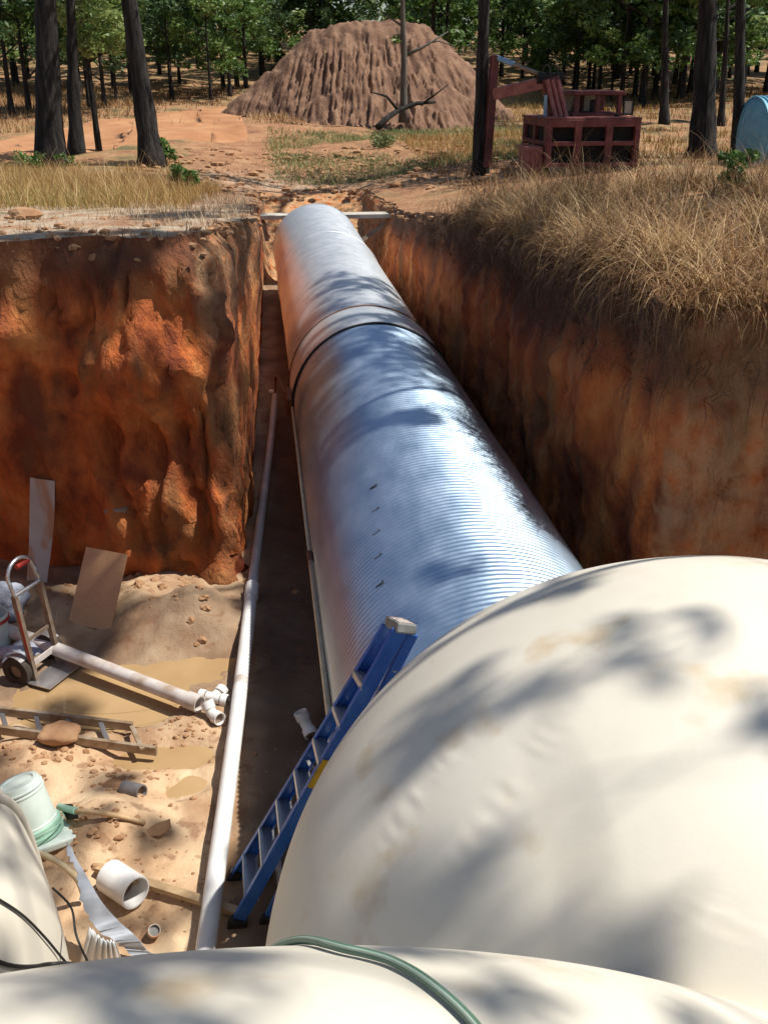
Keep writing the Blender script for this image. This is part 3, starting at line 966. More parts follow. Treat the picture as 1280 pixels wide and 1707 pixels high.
def make_tree(name, label, base, h, r0, crown_r, crown_z0, seed, clusters=46, per=60, leaf=.10, leafm='leaf', barkm='bark',
              lean=(0, 0), group=None, low=None, limbs=7, rs_=1.0, top_r=None, crown_flat=1.0):
    """base in world; everything in local coordinates under an Empty"""
    rs = random.Random(seed)
    t = thing(name, label, 'tree', base, 0, group)
    mb = MB()
    top = Vector((lean[0] * h, lean[1] * h, h * .8))
    mid = Vector((lean[0] * h * .5 + rs.uniform(-.25, .25) * r0 * 3, lean[1] * h * .5, h * .4))
    trunk_mb(mb, [Vector((0, 0, -.25)), mid * .5, mid, top], r0, top_r or r0 * .35, 12, 1.45, .12, seed)
    C, Rr = [], []
    for k in range(limbs):
        a = 2 * math.pi * (k + rs.uniform(-.3, .3)) / limbs
        f = rs.uniform(.0, .9)
        z0 = crown_z0 * .85 + (h * .8 - crown_z0 * .85) * (k / limbs) * .9
        tt_ = min(1, z0 / (h * .8))
        st = mid * (tt_ / .5) if tt_ < .5 else mid.lerp(top, (tt_ - .5) / .5)
        ln = crown_r * rs.uniform(.6, 1.0)
        end = st + Vector((math.cos(a) * ln, math.sin(a) * ln, ln * rs.uniform(.15, .7)))
        m1 = st.lerp(end, .5) + Vector((rs.uniform(-.2, .2), rs.uniform(-.2, .2), ln * .12))
        q = [st.lerp(m1, i / 3) for i in range(4)] + [m1.lerp(end, i / 3) for i in range(1, 4)]
        rr0 = r0 * rs.uniform(.28, .42)
        mb.tube(q, [rr0 * (1 - .8 * i / 6) for i in range(7)], 6)
        for j in range(3):
            s = m1.lerp(end, rs.uniform(.1, .9))
            e2 = s + Vector((rs.uniform(-1, 1), rs.uniform(-1, 1), rs.uniform(-.2, .8))) * crown_r * .35
            mb.tube([s, s.lerp(e2, .5) + Vector((0, 0, .08)), e2], [rr0 * .35, rr0 * .22, rr0 * .08], 5)
            C.append(e2)
            Rr.append(rs.uniform(.35, .6) * crown_r * .36 * rs_)
        C.append(end)
        Rr.append(rs.uniform(.35, .6) * crown_r * .40 * rs_)
    cc = Vector((top.x * .9, top.y * .9, (crown_z0 + h) / 2))
    ch = (h - crown_z0) / 2
    while len(C) < clusters:
        d = Vector((rs.gauss(0, 1), rs.gauss(0, 1), rs.gauss(0, 1))).normalized() * rs.uniform(.45, 1) ** .6
        wf = 1 - .35 * max(0, d.z)
        C.append(cc + Vector((d.x * crown_r * wf, d.y * crown_r * wf, d.z * ch * crown_flat)))
        Rr.append(rs.uniform(.25, .5) * crown_r * .42 * rs_)
    o = obj('trunk', MBshift(mb, t), M[barkm], t, True)
    me = leaf_mesh('crown', [c[:] for c in C], Rr, per, leaf, M[leafm])
    link('crown', me, t)
    return t
def MBshift(mb, t):
    l = Vector(t.location)
    q = MB()
    q.v = [tuple(Vector(p) + l) for p in mb.v]
    q.f = mb.f
    return q
def tree_at(u, v, width_px):
    p, d = ground_hit(u, v)
    depth = float((np.array(p[:]) - _O) @ _F)
    return p, width_px * depth / F_PX / 2, depth

# the trunks one can tell apart
SPEC = [
    # u, v, width, h, crown_r, crown_z0, seed, leaf, lean, label
    (85, 276, 50, 12, 3.4, 7.0, 11, (.085, 0), 'thick dark trunk nearest the left edge of the photo, in golden grass'),
    (127, 258, 26, 11, 2.6, 7.0, 12, (.07, 0), 'slimmer dark trunk standing just right of the thick left edge trunk'),
    (254, 275, 42, 11, 3.0, 6.6, 13, (-.02, 0), 'dark leaning trunk with side limb and green sprout at its foot, left of the mound'),
    (800, 292, 28, 11, 3.9, 5.4, 15, (-.04, 0), 'dark trunk standing directly left of the red machine'),
    (1170, 262, 46, 12, 3.8, 5.6, 16, (-.065, 0), 'thickest trunk to the right of the red machine'),
    (1230, 272, 23, 11, 3.0, 6.0, 17, (-.11, 0), 'slim dark trunk beside the blue ribbed tank'),
    (1107, 207, 17, 10, 3.2, 5.2, 18, (-.07, 0), 'slim trunk in the clearing behind the right end of the red machine'),
    (1201, 210, 13, 9, 2.8, 4.6, 19, (-.07, 0), 'thin trunk half hidden behind the thickest right trunk'),
]
for (u, v, wpx, h, cr, cz, sd, lean, lab) in SPEC:
    p, r0, dep = tree_at(u, v, wpx)
    make_tree('oak_tree', lab, p, h, r0 * .95, cr, cz, sd, 54, 90, .10, 'leaf', 'bark', lean, 'oak trees near the trench', limbs=8)
# leafy low bough of the second trunk
# bare thin tree in front of the mound
p = ony(672, 176, 40.4)
dep = float((np.array(p[:]) - _O) @ _F)
r0 = 6.5 * dep / F_PX
t = thing('bare_tree', 'thin grey nearly bare tree standing in front of the dirt mound', 'tree', p, 0)
mb = MB()
mpp = dep / F_PX
trunk_mb(mb, [p + Vector((0, 0, -.6)), p + Vector((.02, 0, 1.6)), p + Vector((-.05, 0, 3.2)), p + Vector((-.12, .1, 7.5))], r0, r0 * .4, 9, 1.3, .1, 3)
s = p + Vector((.03, 0, 75 * mpp))
e = p + Vector((75 * mpp, .2, 112 * mpp))
mb.tube([s, s.lerp(e, .4) + Vector((0, 0, -.05)), e], [r0 * .5, r0 * .38, r0 * .12], 6)
mb.tube([s.lerp(e, .55), s.lerp(e, .8) + Vector((0, .2, -.15)), e + Vector((.3, .2, -.5))], [r0 * .3, r0 * .2, r0 * .08], 5)
s = p + Vector((-.02, 0, 118 * mpp))
e = s + Vector((-.9, .1, .55))
mb.tube([s, s.lerp(e, .5), e], [r0 * .35, r0 * .2, r0 * .08], 5)
obj('trunk', mb, M['barkgrey'], t, True)
C = [(-.28, 0, 100 * mpp), (-.2, .1, 4.6), (.5, 0, 5.2), (-.6, 0, 5.6), (.3, .2, 6.6), (-.3, 0, 7.2)]
link('crown', leaf_mesh('crown', C, [.22, .3, .5, .5, .7, .8], 60, .09, M['leaf']), t)

# the lit leafy bough reaching in at the top left
def bough(u0, v0, u1, v1, depth_y, rad, name='leafy_bough'):
    return ony(u0, v0, depth_y), ony(u1, v1, depth_y)
p, r0, dep = tree_at(127, 258, 26)
t2 = thing('young_oak', 'young oak with a bright low leafy bough between the left trunks', 'tree', Vector((p.x + .5, p.y + 1.4, float(zt(p.x + .5, p.y + 1.4)))), 0)
b0 = Vector(t2.location)
mb = MB()
yb = b0.y
tp = ony(128, -40, yb)
trunk_mb(mb, [b0 + Vector((0, 0, -.2)), b0.lerp(tp, .5), tp], .10, .06, 8, 1.3, .1, 4)
C, Rr = [], []
rs = random.Random(5)
for (u, v, r_) in [(130, 60, .30), (160, 55, .34), (185, 72, .30), (205, 60, .24), (222, 74, .18), (150, 80, .24), (175, 40, .28), (120, 30, .3), (150, 20, .34), (190, 30, .24), (115, 75, .2), (235, 70, .10), (140, -20, .4), (170, -10, .4), (100, 0, .35)]:
    c = ony(u, v, yb - rs.uniform(.0, 1.2))
    C.append(c - b0)
    Rr.append(r_ * 1.45)
    s = b0.lerp(tp, min(.97, max(.5, (c.z - b0.z - .5) / (tp.z - b0.z))))
    mb.tube([s, s.lerp(c, .5) + Vector((0, 0, .12)), c], [.03, .02, .008], 5)
obj('trunk', mb, M['bark'], t2, True)
link('crown', leaf_mesh('crown', [c[:] for c in C], Rr, 150, .095, M['leaf'], .8, .92), t2)  # high leaf tint paints the sunlight on the bough

# trees standing right of the frame whose crowns dapple the trench
for (x, y, h, cr, cz, sd, ncl, ln, nper) in [(7.6, 11.2, 11.5, 3.0, 6.2, 41, 120, (-.11, 0), 45), (10.2, 9.0, 14, 2.8, 8.0, 42, 60, (-.01, 0), 26), (6.4, 4.3, 10.5, 2.5, 6.0, 48, 100, (-.27, -.13), 22), (5.6, .4, 11.5, 2.2, 7.6, 44, 60, (-.02, .02), 16), (12.5, 12.5, 14, 3.2, 8, 45, 70, (-.01, 0), 26), (6.4, 10.4, 12.5, 2.2, 8.8, 46, 120, (-.22, -.31), 64)]:
    make_tree('oak_tree', 'oak beyond the right edge of the photo shading the trench', (x, y, float(zt(x, y))), h, .14 if nper in (26, 45) else .08, cr, cz, sd, ncl, nper, .10,
              'leaf', 'bark', ln, 'oaks right of the view', limbs=8, rs_=.62 if nper in (26, 45, 64) else .42)

# background trees: prototypes once, then copies
protos = []
PL = [('tall dark green tree in the woods behind the clearing', 'trees in the woods behind', 'leafdark', 9.5, .16, 3.3, 1.9),
      ('mid green tree with a low leafy crown in the woods behind', 'leafy trees in the woods behind', 'leaf', 8.0, .13, 3.0, 1.3),
      ('slim tree with a high crown in the woods behind', 'slim trees in the woods behind', 'leaf', 10.5, .12, 2.8, 2.7)]
for i, (lab, grp, lm, h, r0, cr, cz) in enumerate(PL):
    protos.append(make_tree('woodland_tree', lab, (0, 0, 0), h, r0, cr, cz, 60 + i, 70, 60, .16, lm, 'bark', (.0, 0), grp, limbs=7))
used = [False] * 3
def copy_tree(o, loc, rz, s):
    r_ = o.copy()
    COL.objects.link(r_)
    for ch in o.children:
        c = ch.copy()
        COL.objects.link(c)
        c.parent = r_
    r_.location, r_.rotation_euler, r_.scale = loc, (0, 0, rz), (s, s, s)
    return r_
def place(i, loc, rz, s):
    if not used[i]:
        used[i] = True
        o = protos[i]
        o.location, o.rotation_euler, o.scale = loc, (0, 0, rz), (s, s, s)
        return o
    return copy_tree(protos[i], loc, rz, s)
rs = random.Random(23)
# those whose feet the photo shows
FEET = [(20, 188, 2, .9), (50, 186, 0, .8), (150, 178, 2, .8), (175, 180, 0, .7), (195, 172, 2, .7), (287, 166, 0, .75), (352, 166, 1, .75), (384, 161, 2, .9),
        (410, 146, 0, .8), (300, 140, 1, .9), (440, 132, 1, .9), (938, 140, 2, 1.0), (960, 163, 0, .8), (980, 150, 1, .9), (1018, 168, 2, .7), (1097, 133, 0, 1.0), (1140, 128, 1, 1.0),
        (1260, 120, 0, 1.1), (870, 130, 1, 1.0), (835, 128, 0, 1.0), (1050, 122, 1, 1.0), (905, 122, 2, 1.1), (90, 150, 1, .9), (230, 146, 0, .9), (-20, 160, 1, .9), (1215, 130, 2, 1.0), (125, 140, 0, 1)]
for (u, v, i, s) in FEET:
    p, d = ground_hit(u, v)
    place(i, p, rs.uniform(0, 6.28), s * rs.uniform(.95, 1.1))
# rows further back
cnt = 0
while cnt < 80:
    y = rs.uniform(54, 92)
    x = rs.uniform(-.30, .56) * y
    if y < 62 and -4 < x < 17:
        continue
    p = Vector((x, y, float(zt(x, y))))
    place(rs.randrange(3), p, rs.uniform(0, 6.28), rs.uniform(.9, 1.35))
    cnt += 1
# the far wood that reads as one mass
n = 1300
yy = rng.uniform(96, 118, n)
xx = rng.uniform(-.34, .6, n) * yy
zz = zt(xx, yy) + rng.uniform(0, 13, n)
o = link('far_wood', leaf_mesh('far_wood', np.stack([xx, yy, zz], 1), rng.uniform(.9, 2.0, n), 60, .30, M['leaf'], .8, .35))
kind(o, 'stuff', 'dark green far-off wood closing the background')

# shrubs
def shrub(label, base, r, h, n, mtl='shrub', leaf=.05, per=60, seed=0):
    t = thing('shrub', label, 'shrub', base, 0)
    rs = random.Random(seed)
    mb = MB()
    C, Rr = [], []
    for k in range(n):
        a = rs.uniform(0, 6.28)
        q = Vector((math.cos(a) * r * rs.uniform(.1, .9), math.sin(a) * r * rs.uniform(.1, .9), h * rs.uniform(.25, 1)))
        C.append(q[:])
        Rr.append(r * rs.uniform(.25, .42))
        mb.tube([Vector(base) + Vector((0, 0, -.05)), Vector(base) + q * .5 + Vector((0, 0, .05)), Vector(base) + q], [.012, .009, .004], 5)
    obj('stem', mb, M['bark'], t)
    link('foliage', leaf_mesh('foliage', C, Rr, per, leaf, M[mtl]), t)
    return t
shrub('small bright green bush on the edge of the left block', ground_hit(303, 328)[0], .30, .52, 14, seed=1)
shrub('green sprout growing at the foot of the leaning left trunk', ground_hit(272, 275)[0], .32, .62, 10, 'leaf', .07, 50, 2)
shrub('green weeds growing at the foot of the thick left edge trunk', ground_hit(45, 290)[0], .45, .5, 10, 'shrub', .05, 40, 3)
shrub('small green weeds right of the thick left edge trunk', ground_hit(110, 285)[0], .3, .38, 7, 'shrub', .05, 40, 4)
shrub('green sprout in the straw on the right bank under the thickest trunk', ground_hit(1212, 325)[0], .26, .42, 9, 'shrub', .05, 45, 5)
shrub('light green bush among the trees behind the red machine', ground_hit(900, 150)[0], 1.3, 2.0, 16, 'shrub', .16, 60, 6)
shrub('dark scrubby bush at the left foot of the dirt mound slope', ground_hit(640, 245)[0], .8, .3, 12, 'weed', .06, 40, 7)
shrub('low scrub at the right foot of the dirt mound', ground_hit(745, 195)[0], .9, .5, 14, 'weed', .08, 40, 8)
shrub('grey green bush at the left of the mound under the trees', ground_hit(455, 118)[0], 1.2, 1.8, 16, 'leaf', .14, 55, 9)

# fallen branch
mb = MB()
B0, B1, B2 = ony(726, 170, 40.2), ony(664, 184, 39.9), ony(630, 212, 38.9)
mb.tube([B0, B0.lerp(B1, .5) + Vector((0, 0, .1)), B1, B1.lerp(B2, .5) + Vector((0, 0, .06)), B2], [.05, .075, .09, .11, .13], 8)
mb.tube([B1, B1 + Vector((-.5, -.4, .5)), B1 + Vector((-1.1, -.5, .65))], [.07, .05, .02], 6)
mb.tube([B0.lerp(B1, .4), B0 + Vector((.4, -.3, .6))], [.05, .02], 6)
tag(obj('fallen_branch', mb, M['bark'], None, True), 'dark fallen limb lying at the foot of the mound below the bare tree', 'fallen branch')

# ------------------------------------------------------------------ culvert
PX, PZ, PR = 1.254, .94, .94
def corrugated(name, y0, y1, r, pitch, amp, mtl, parent, n=112, helix=.5, sub=6):
    N = int((y1 - y0) / pitch * sub)
    ys_ = np.linspace(y0, y1, N + 1)
    th = np.arange(n) / n * 2 * np.pi
    YY, TH = np.meshgrid(ys_, th, indexing='ij')
    rr = r + amp * np.sin(2 * np.pi * (YY / pitch) + TH * 1.0)
    dent = .006 * fbm(P3(np.cos(TH) * 2, YY * .8, np.sin(TH) * 2), 2, 91)
    rr = rr + dent
    l = world_loc(parent)
    V = np.stack([PX + rr * np.sin(TH) - l.x, YY - l.y, PZ + rr * np.cos(TH) - l.z], -1).reshape(-1, 3)
    ii = np.arange((N + 1) * n).reshape(N + 1, n)
    nx_ = np.roll(ii, -1, 1)
    Fq = np.stack([ii[:-1], nx_[:-1], nx_[1:], ii[1:]], -1).reshape(-1, 4)
    me = np_mesh(name, V, Fq, mtl, True)
    return link(name, me, parent)
cul = thing('culvert_pipe', 'long corrugated steel pipe lying along the bottom of the trench', 'culvert pipe', (PX, 3.4, 0))
corrugated('near_section', 3.4, 11.15, PR, .052, .0055, M['steel'], cul)
corrugated('far_section', 11.9, 22.3, PR * .99, .052, .0035, M['steelfar'], cul, sub=4)
def ring_tube(y, r, tr, n=72, tilt=0.0):
    return [Vector((PX + r * math.sin(a), y + tilt * math.cos(a), PZ + r * math.cos(a))) for a in [2 * math.pi * k / n for k in range(n)]]
corrugated('coupling_band', 11.05, 12.0, PR + .016, .12, .0012, M['steelfar'], cul, sub=6)
for yy_, tr_, bm_ in ((11.06, .011, 'black'), (11.97, .010, 'rust')):
    mb = MB().tube(ring_tube(yy_, PR + .022, .02), tr_, 8, closed=True)
    obj('band_edge', mb, M[bm_], cul, True)
mb = MB().tube(ring_tube(18.2, PR + .0, .02), .014, 8, closed=True)
obj('seam_ring', mb, M['steelfar'], cul, True)
mb = MB().box((PX - PR - .05, 11.3, PZ + .05), (.06, .5, .10), None, .01).box((PX - PR - .06, 11.55, PZ - .1), (.07, .06, .30), None, .01)
obj('clamp_lug', mb, M['rust'], cul)
# open far end: end rim
mb = MB().pipe((PX, 22.26, PZ), (PX, 22.32, PZ), PR + .006, PR - .03, 64)
obj('end_rim', mb, M['steelfar'], cul, True, 40)
# the small stroke marks drawn along the near section
def surf(th, y, lift=.0065):
    return Vector((PX + (PR + lift) * math.sin(th), y, PZ + (PR + lift) * math.cos(th)))
def pipe_theta(u, v):
    d = ray(u, v)
    o = np.array([0 - PX, CAM_H - PZ])
    dd = np.array([d[0], d[2]])
    A_ = dd @ dd
    B_ = o @ dd
    C_ = o @ o - PR * PR
    t = (-B_ - math.sqrt(max(0, B_ * B_ - A_ * C_))) / A_
    p = _O + t * d
    return math.atan2(p[0] - PX, p[2] - PZ), p[1]
for (u, v) in [(627, 851), (628, 889), (631, 929), (634, 975), (623, 812)]:
    th, y = pipe_theta(u, v)
    L, Rr2 = [], []
    for k in range(6):
        f = k / 5 - .5
        c_ = surf(th + f * .065, y + f * -.008)
        L.append(c_ + Vector((0, -.006, 0)))
        Rr2.append(c_ + Vector((0, .006, 0)))
    mb = MB().ribbon(L, Rr2, .001)
    c0 = surf(th + .05, y)
    mb.ribbon([surf(th + .026, y - .004), surf(th + .018, y + .02)], [surf(th + .034, y - .002), surf(th + .026, y + .024)], .001)
    obj('ink_mark', mb, M['ink'], cul)
# thin steel rod leaning along the culvert's left flank
mb = MB()
a = onz(556, 1165, .06)
a = Vector((PX - PR - .03, a.y, .28))
q = [Vector((.283, 4.6, .90)), Vector((.285, 7.2, .93)), Vector((.288, 9.5, .95)), Vector((.288, 11.0, .96))]
mb.tube(q[:2], .020, 12).tube([q[1], q[2], q[3]], .015, 12)
t = thing('steel_rod', 'thin tan pipe strapped along the left flank of the corrugated pipe', 'pipe', (q[0].x, q[0].y, .9))
obj('rod', mb, M['hoop'], t, True)
mb = MB().tube([q[1] + Vector((0, -.10, 0)), q[1] + Vector((0, .06, 0))], .026, 14)
obj('coupling', mb, M['rust'], t, True, 40)

# plank bridging the trench behind the culvert's end, with brace
yk = 23.0
a, b = ony(428, 361, yk), ony(652, 358, yk)
t = thing('plank', 'grey plank laid across the trench behind the far end of the corrugated pipe', 'plank', (a.x, yk, a.z))
obj('board', MB().bar(a, b, .42, .09, (0, 0, 1), .006), M['palewood'], t)
e0, e1 = ony(645, 366, yk - .05), ony(604, 400, yk - .2)
obj('brace', MB().bar(e0 + Vector((0, 0, -.05)), e1, .09, .05, (0, 1, 0)), M['oldwood'], t)
obj('brace', MB().bar(ony(438, 366, yk - .05), ony(446, 402, yk - .1), .09, .05, (0, 1, 0)), M['oldwood'], t)

# ------------------------------------------------------------------ the three cream shells
def ellipsoid(name, label, c, ax, yaw, zmin=-.25, wr=0.0, seed=0, rows=()):
    t = thing(name, label, 'shelter tank', (c[0], c[1], 0), yaw)
    nu, nv = 560, 330
    th = np.arange(nu) / nu * 2 * np.pi
    ph = np.linspace(.0015, np.pi * .70, nv)
    PH, TH = np.meshgrid(ph, th, indexing='ij')
    d = np.stack([np.sin(PH) * np.cos(TH), np.sin(PH) * np.sin(TH), np.cos(PH)], -1)
    k = 1 + .006 * fbm(d * 2.2, 2, seed) + wr * fbm(d * np.array([3, 3, 10]), 3, seed + 3) * sstep(.2, .5, fbm(d * 1.7, 2, seed + 9))
    V = d * k[..., None] * np.array(ax)
    V[..., 2] += c[2]
    V = V.reshape(-1, 3)
    for (A0, A1, wd, am) in rows:                      # short rows of puckers along the mould seams
        A0, A1 = np.array(A0), np.array(A1)
        ab = A1 - A0
        q = V + np.array([c[0], c[1], 0]) - A0
        tt_ = np.clip((q @ ab) / (ab @ ab), 0, 1)
        dd = np.linalg.norm(q - tt_[:, None] * ab, axis=1)
        ph_ = tt_ * np.linalg.norm(ab) / .085 * 2 * np.pi + 5 * vnoise(P3(tt_ * 7, dd * 4), 5)
        V = V + (am * np.exp(-(dd / wd) ** 2) * np.sin(ph_) * np.sin(np.pi * np.clip(tt_, .02, .98)))[:, None] * d.reshape(-1, 3)
    V[:, 2] = np.maximum(V[:, 2], zmin)
    ii = np.arange(nu * nv).reshape(nv, nu)
    nx_ = np.roll(ii, -1, 1)
    Fq = np.stack([ii[:-1], ii[1:], nx_[1:], nx_[:-1]], -1).reshape(-1, 4)
    link('shell', np_mesh('shell', V, Fq, M['cream'], True), t)
    return t
DC, DR = (1.751, 2.918, .842), 1.9
def on_ellipsoid(u, v, c, ax, yaw, lift=0.0):
    d = ray(u, v)
    cs, sn = math.cos(yaw), math.sin(yaw)
    Rm = np.array([[cs, sn, 0], [-sn, cs, 0], [0, 0, 1]])
    q = (Rm @ (_O - np.array(c))) / (np.array(ax) + lift)
    e = (Rm @ d) / (np.array(ax) + lift)
    A_, B_, C_ = e @ e, q @ e, q @ q - 1
    disc = B_ * B_ - A_ * C_
    t = (-B_ - math.sqrt(max(0, disc))) / A_
    return Vector(_O + t * d)
_dr = (DR, DR, DR)
dome = ellipsoid('shelter_dome', 'large cream dome the corrugated pipe runs into, right of the blue stepladder', DC, _dr, 0, wr=.004, seed=2,
                 rows=[(on_ellipsoid(a, b, DC, _dr, 0), on_ellipsoid(c, d, DC, _dr, 0), w_, am * .5) for (a, b, c, d, w_, am) in
                       ((760, 1235, 630, 1430, .05, .004), (950, 1180, 740, 1510, .06, .0045), (1215, 1490, 1190, 1570, .10, .003), (880, 1130, 700, 1330, .05, .002))])
TC, TA, TY = (-.656, 1.046, 1.0), (2.882, 1.242, 1.95), .108
ftank = ellipsoid('shelter_shell', 'cream tank top across the bottom edge with a green hose over it', TC, TA, TY, wr=.003, seed=4)
LC, LA = (-2.339, 2.759, .9), (1.45, 1.743, 1.9)
ltank = ellipsoid('shelter_shell', 'cream tank end at the lower left edge with a black cable over it', LC, LA, 0, wr=.003, seed=6)
# moulded flange running over the left shell
pts_ = []
nf = 90
for k in range(nf):
    a = math.pi * (k / (nf - 1))
    y = LC[1] + LA[1] * math.cos(a) * 1.0
    s = math.sin(a)
    xo = .80
    kk = math.sqrt(max(0, 1 - xo * xo))
    x = LC[0] + LA[0] * xo
    pts_.append(Vector((x - .0, LC[1] + LA[1] * kk * math.cos(a), LC[2] + LA[2] * kk * math.sin(a))))
obj('flange', MB().tube(pts_, .024, 8), M['cream'], ltank, True)

def smooth_curve(p, n=8):
    out = []
    p = [Vector(q) for q in p]
    for i in range(len(p) - 1):
        a, b, c, d = p[max(i - 1, 0)], p[i], p[i + 1], p[min(i + 2, len(p) - 1)]
        for k in range(n):
            t = k / n
            out.append(.5 * ((2 * b) + (c - a) * t + (2 * a - 5 * b + 4 * c - d) * t * t + (3 * b - a - 3 * c + d) * t ** 3))
    out.append(p[-1])
    return out
# green hose over the foreground tank
hp = [on_ellipsoid(u, v, TC, TA, TY, .014) for (u, v) in [(572, 1586), (612, 1585), (650, 1596), (690, 1619), (735, 1652), (775, 1688), (800, 1712), (830, 1760)]]
def to_surface(p, c, ax, yaw, lift):
    cs, sn = math.cos(yaw), math.sin(yaw)
    Rm = np.array([[cs, sn, 0], [-sn, cs, 0], [0, 0, 1]])
    q = (Rm @ (np.array(p[:]) - np.array(c))) / (np.array(ax) + lift)
    q = q / np.linalg.norm(q) * (np.array(ax) + lift)
    return Vector(Rm.T @ q + np.array(c))
for dx_, dy_ in ((-.12, 1), (-.05, 1), (0, 1), (0, 1), (0, 1), (0, 1)):
    hp.insert(0, to_surface(hp[0] + Vector((dx_, dy_, 0)).normalized() * .09, TC, TA, TY, .013))
for _ in range(2):
    hp = [hp[0]] + [to_surface((hp[i - 1] + hp[i] * 2 + hp[i + 1]) / 4, TC, TA, TY, .013) for i in range(1, len(hp) - 1)] + [hp[-1]]
hc = smooth_curve(hp, 8)
t = thing('garden_hose', 'faded green hose lying over the cream tank at the bottom edge', 'hose', (hp[9].x, hp[9].y, hp[9].z))
obj('hose', MB().tube(hc, .0105, 12), M['hose'], t, True)
off = [p + Vector((-.004, -.002, .0078)) for p in hc]
obj('stripe', MB().tube(off, .0042, 6), M['hosestripe'], t, True)
# black cables over the left tank
c1 = [on_ellipsoid(u, v, LC, LA, 0, .008) for (u, v) in [(-40, 1480), (0, 1500), (40, 1527), (75, 1562), (100, 1592)]]
c1.append(on_ellipsoid(112, 1606, LC, LA, 0, .02))
tag(obj('black_cable', MB().tube(smooth_curve(c1), .005, 8), M['black'], None, True), 'thin black cable running diagonally over the lower left tank', 'cable')
c2 = [on_ellipsoid(u, v, LC, LA, 0, .010) for (u, v) in [(-40, 1585), (0, 1604), (30, 1611), (60, 1611), (85, 1607)]]
e_ = c2[-1]
c2 += [e_ + Vector((.10, -.02, .0)), e_ + Vector((.26, -.10, -.06)), e_ + Vector((.36, -.2, -.3))]
tag(obj('black_cable', MB().tube(smooth_curve(c2), .008, 8), M['black'], None, True), 'thicker black cable sagging along the seam between the two lower tanks', 'cable')
c3 = [on_ellipsoid(u, v, LC, LA, 0, .006) for (u, v) in [(88, 1480), (100, 1520)]]
c3 = [Vector(c3[0]), Vector(c3[1]) + Vector((.05, 0, .02)), onz(128, 1560, 1.35), onz(150, 1610, 1.2)]
tag(obj('black_cable', MB().tube(smooth_curve(c3), .005, 8), M['black'], None, True), 'black cable hanging off the right side of the lower left tank', 'cable')

# ------------------------------------------------------------------ long white pvc pipe
a = onz(337, 1640, .12)
knots = [onz(u, v, z) for (u, v, z) in [(336, 1640, .13), (357, 1480, .13), (383, 1290, .14), (402, 1140, .14), (420, 985, .15), (437, 850, .16), (451, 740, .2), (459, 660, .34)]]
t = thing('pvc_pipe', 'long white plastic pipe lying along the pit floor beside the corrugated pipe', 'pipe', (knots[2].x, knots[2].y, 0))
obj('near_length', MB().tube(smooth_curve(knots[:5], 4), .057, 18), M['pvc'], t, True)
obj('far_length', MB().tube(smooth_curve(knots[4:], 4), .046, 18), M['pvcgrey'], t, True)
j = knots[4]
dj = (knots[4] - knots[3]).normalized()
obj('coupling', MB().tube([j - dj * .14, j + dj * .10], .064, 18), M['pvc'], t, True, 40)
j2 = knots[3]
obj('coupling', MB().tube([j2 - dj * .05, j2 + dj * .05], .0585, 18), M['pvcmud'], t, True, 40)
# rope tying its far end up to the band, and a scrap of plastic there
q = [knots[-1], knots[-1] + Vector((.03, .15, .25)), Vector((PX - PR - .06, 11.2, PZ + .05))]
tag(obj('rusty_strap', MB().tube(smooth_curve(q), .018, 8), M['rust'], None, True), 'rusty strap running from the steel band to the end of the white pipe', 'strap')
p = onz(454, 653, .3)
tag(obj('plastic_scrap', MB().blob(p, .06, 3, .5, 2, (1, .8, .6)), M['pvc'], None, True), 'small white plastic scrap in the shade beside the far end of the white pipe', 'plastic scrap')

# ------------------------------------------------------------------ diagonal muddy pvc pipe
a, b = onz(-40, 1030, .16), onz(318, 1168, .13)
t = thing('pvc_pipe', 'muddy white plastic pipe lying diagonally across the puddles', 'pipe', (b.x, b.y, 0))
obj('length', MB().pipe(a, b, .057, .05, 20), M['pvcmud'], t, True, 40)
dj = (b - a).normalized()
obj('coupling', MB().pipe(b - dj * .02, b + dj * .09, .068, .055, 20), M['pvcmud'], t, True, 40)
obj('inside', MB().tube([b - dj * .04, b + dj * .03], .0545, 18), M['pvcinside'], t, True, 40)

# ------------------------------------------------------------------ fittings
def fitting_elbow(name, label, c, d1, d2, r=.065, group=None, mtl='pvc'):
    """elbow: two hubs joined by a bend"""
    c, d1, d2 = Vector(c), Vector(d1).normalized(), Vector(d2).normalized()
    t = thing(name, label, 'pipe fitting', (c.x, c.y, 0), 0, group)
    L = r * 1.35
    bend = []
    for k in range(9):
        s = k / 8
        bend.append((c + d1 * L) * (1 - s) ** 2 + c * 2 * s * (1 - s) + (c + d2 * L) * s * s)
    obj('bend', MB().tube(bend, r * .92, 18), M[mtl], t, True, 50)
    for d in (d1, d2):
        obj('hub', MB().pipe(c + d * L * .75, c + d * L * 1.75, r * 1.12, r * .95, 20), M[mtl], t, True, 40)
    for d in (d1, d2):
        obj('bore', MB().tube([c + d * L * 1.0, c + d * L * 1.35], r * .945, 18), M['pvcinside'], t, True, 40)
    return t
c = onf(353, 1191, .04)
fitting_elbow('pipe_elbow', 'white plastic elbow in the sun below the wye fitting, left of the long white pipe', c, (.6, -.75, .1), (-.3, .5, .75), .045, 'white plastic elbows')
c = onf(511, 1208, .06)
fitting_elbow('pipe_elbow', 'white plastic elbow in the shade between the long white pipe and the stepladder', c, (.25, -.8, -.25), (-.35, .25, .8), .047, 'white plastic elbows')
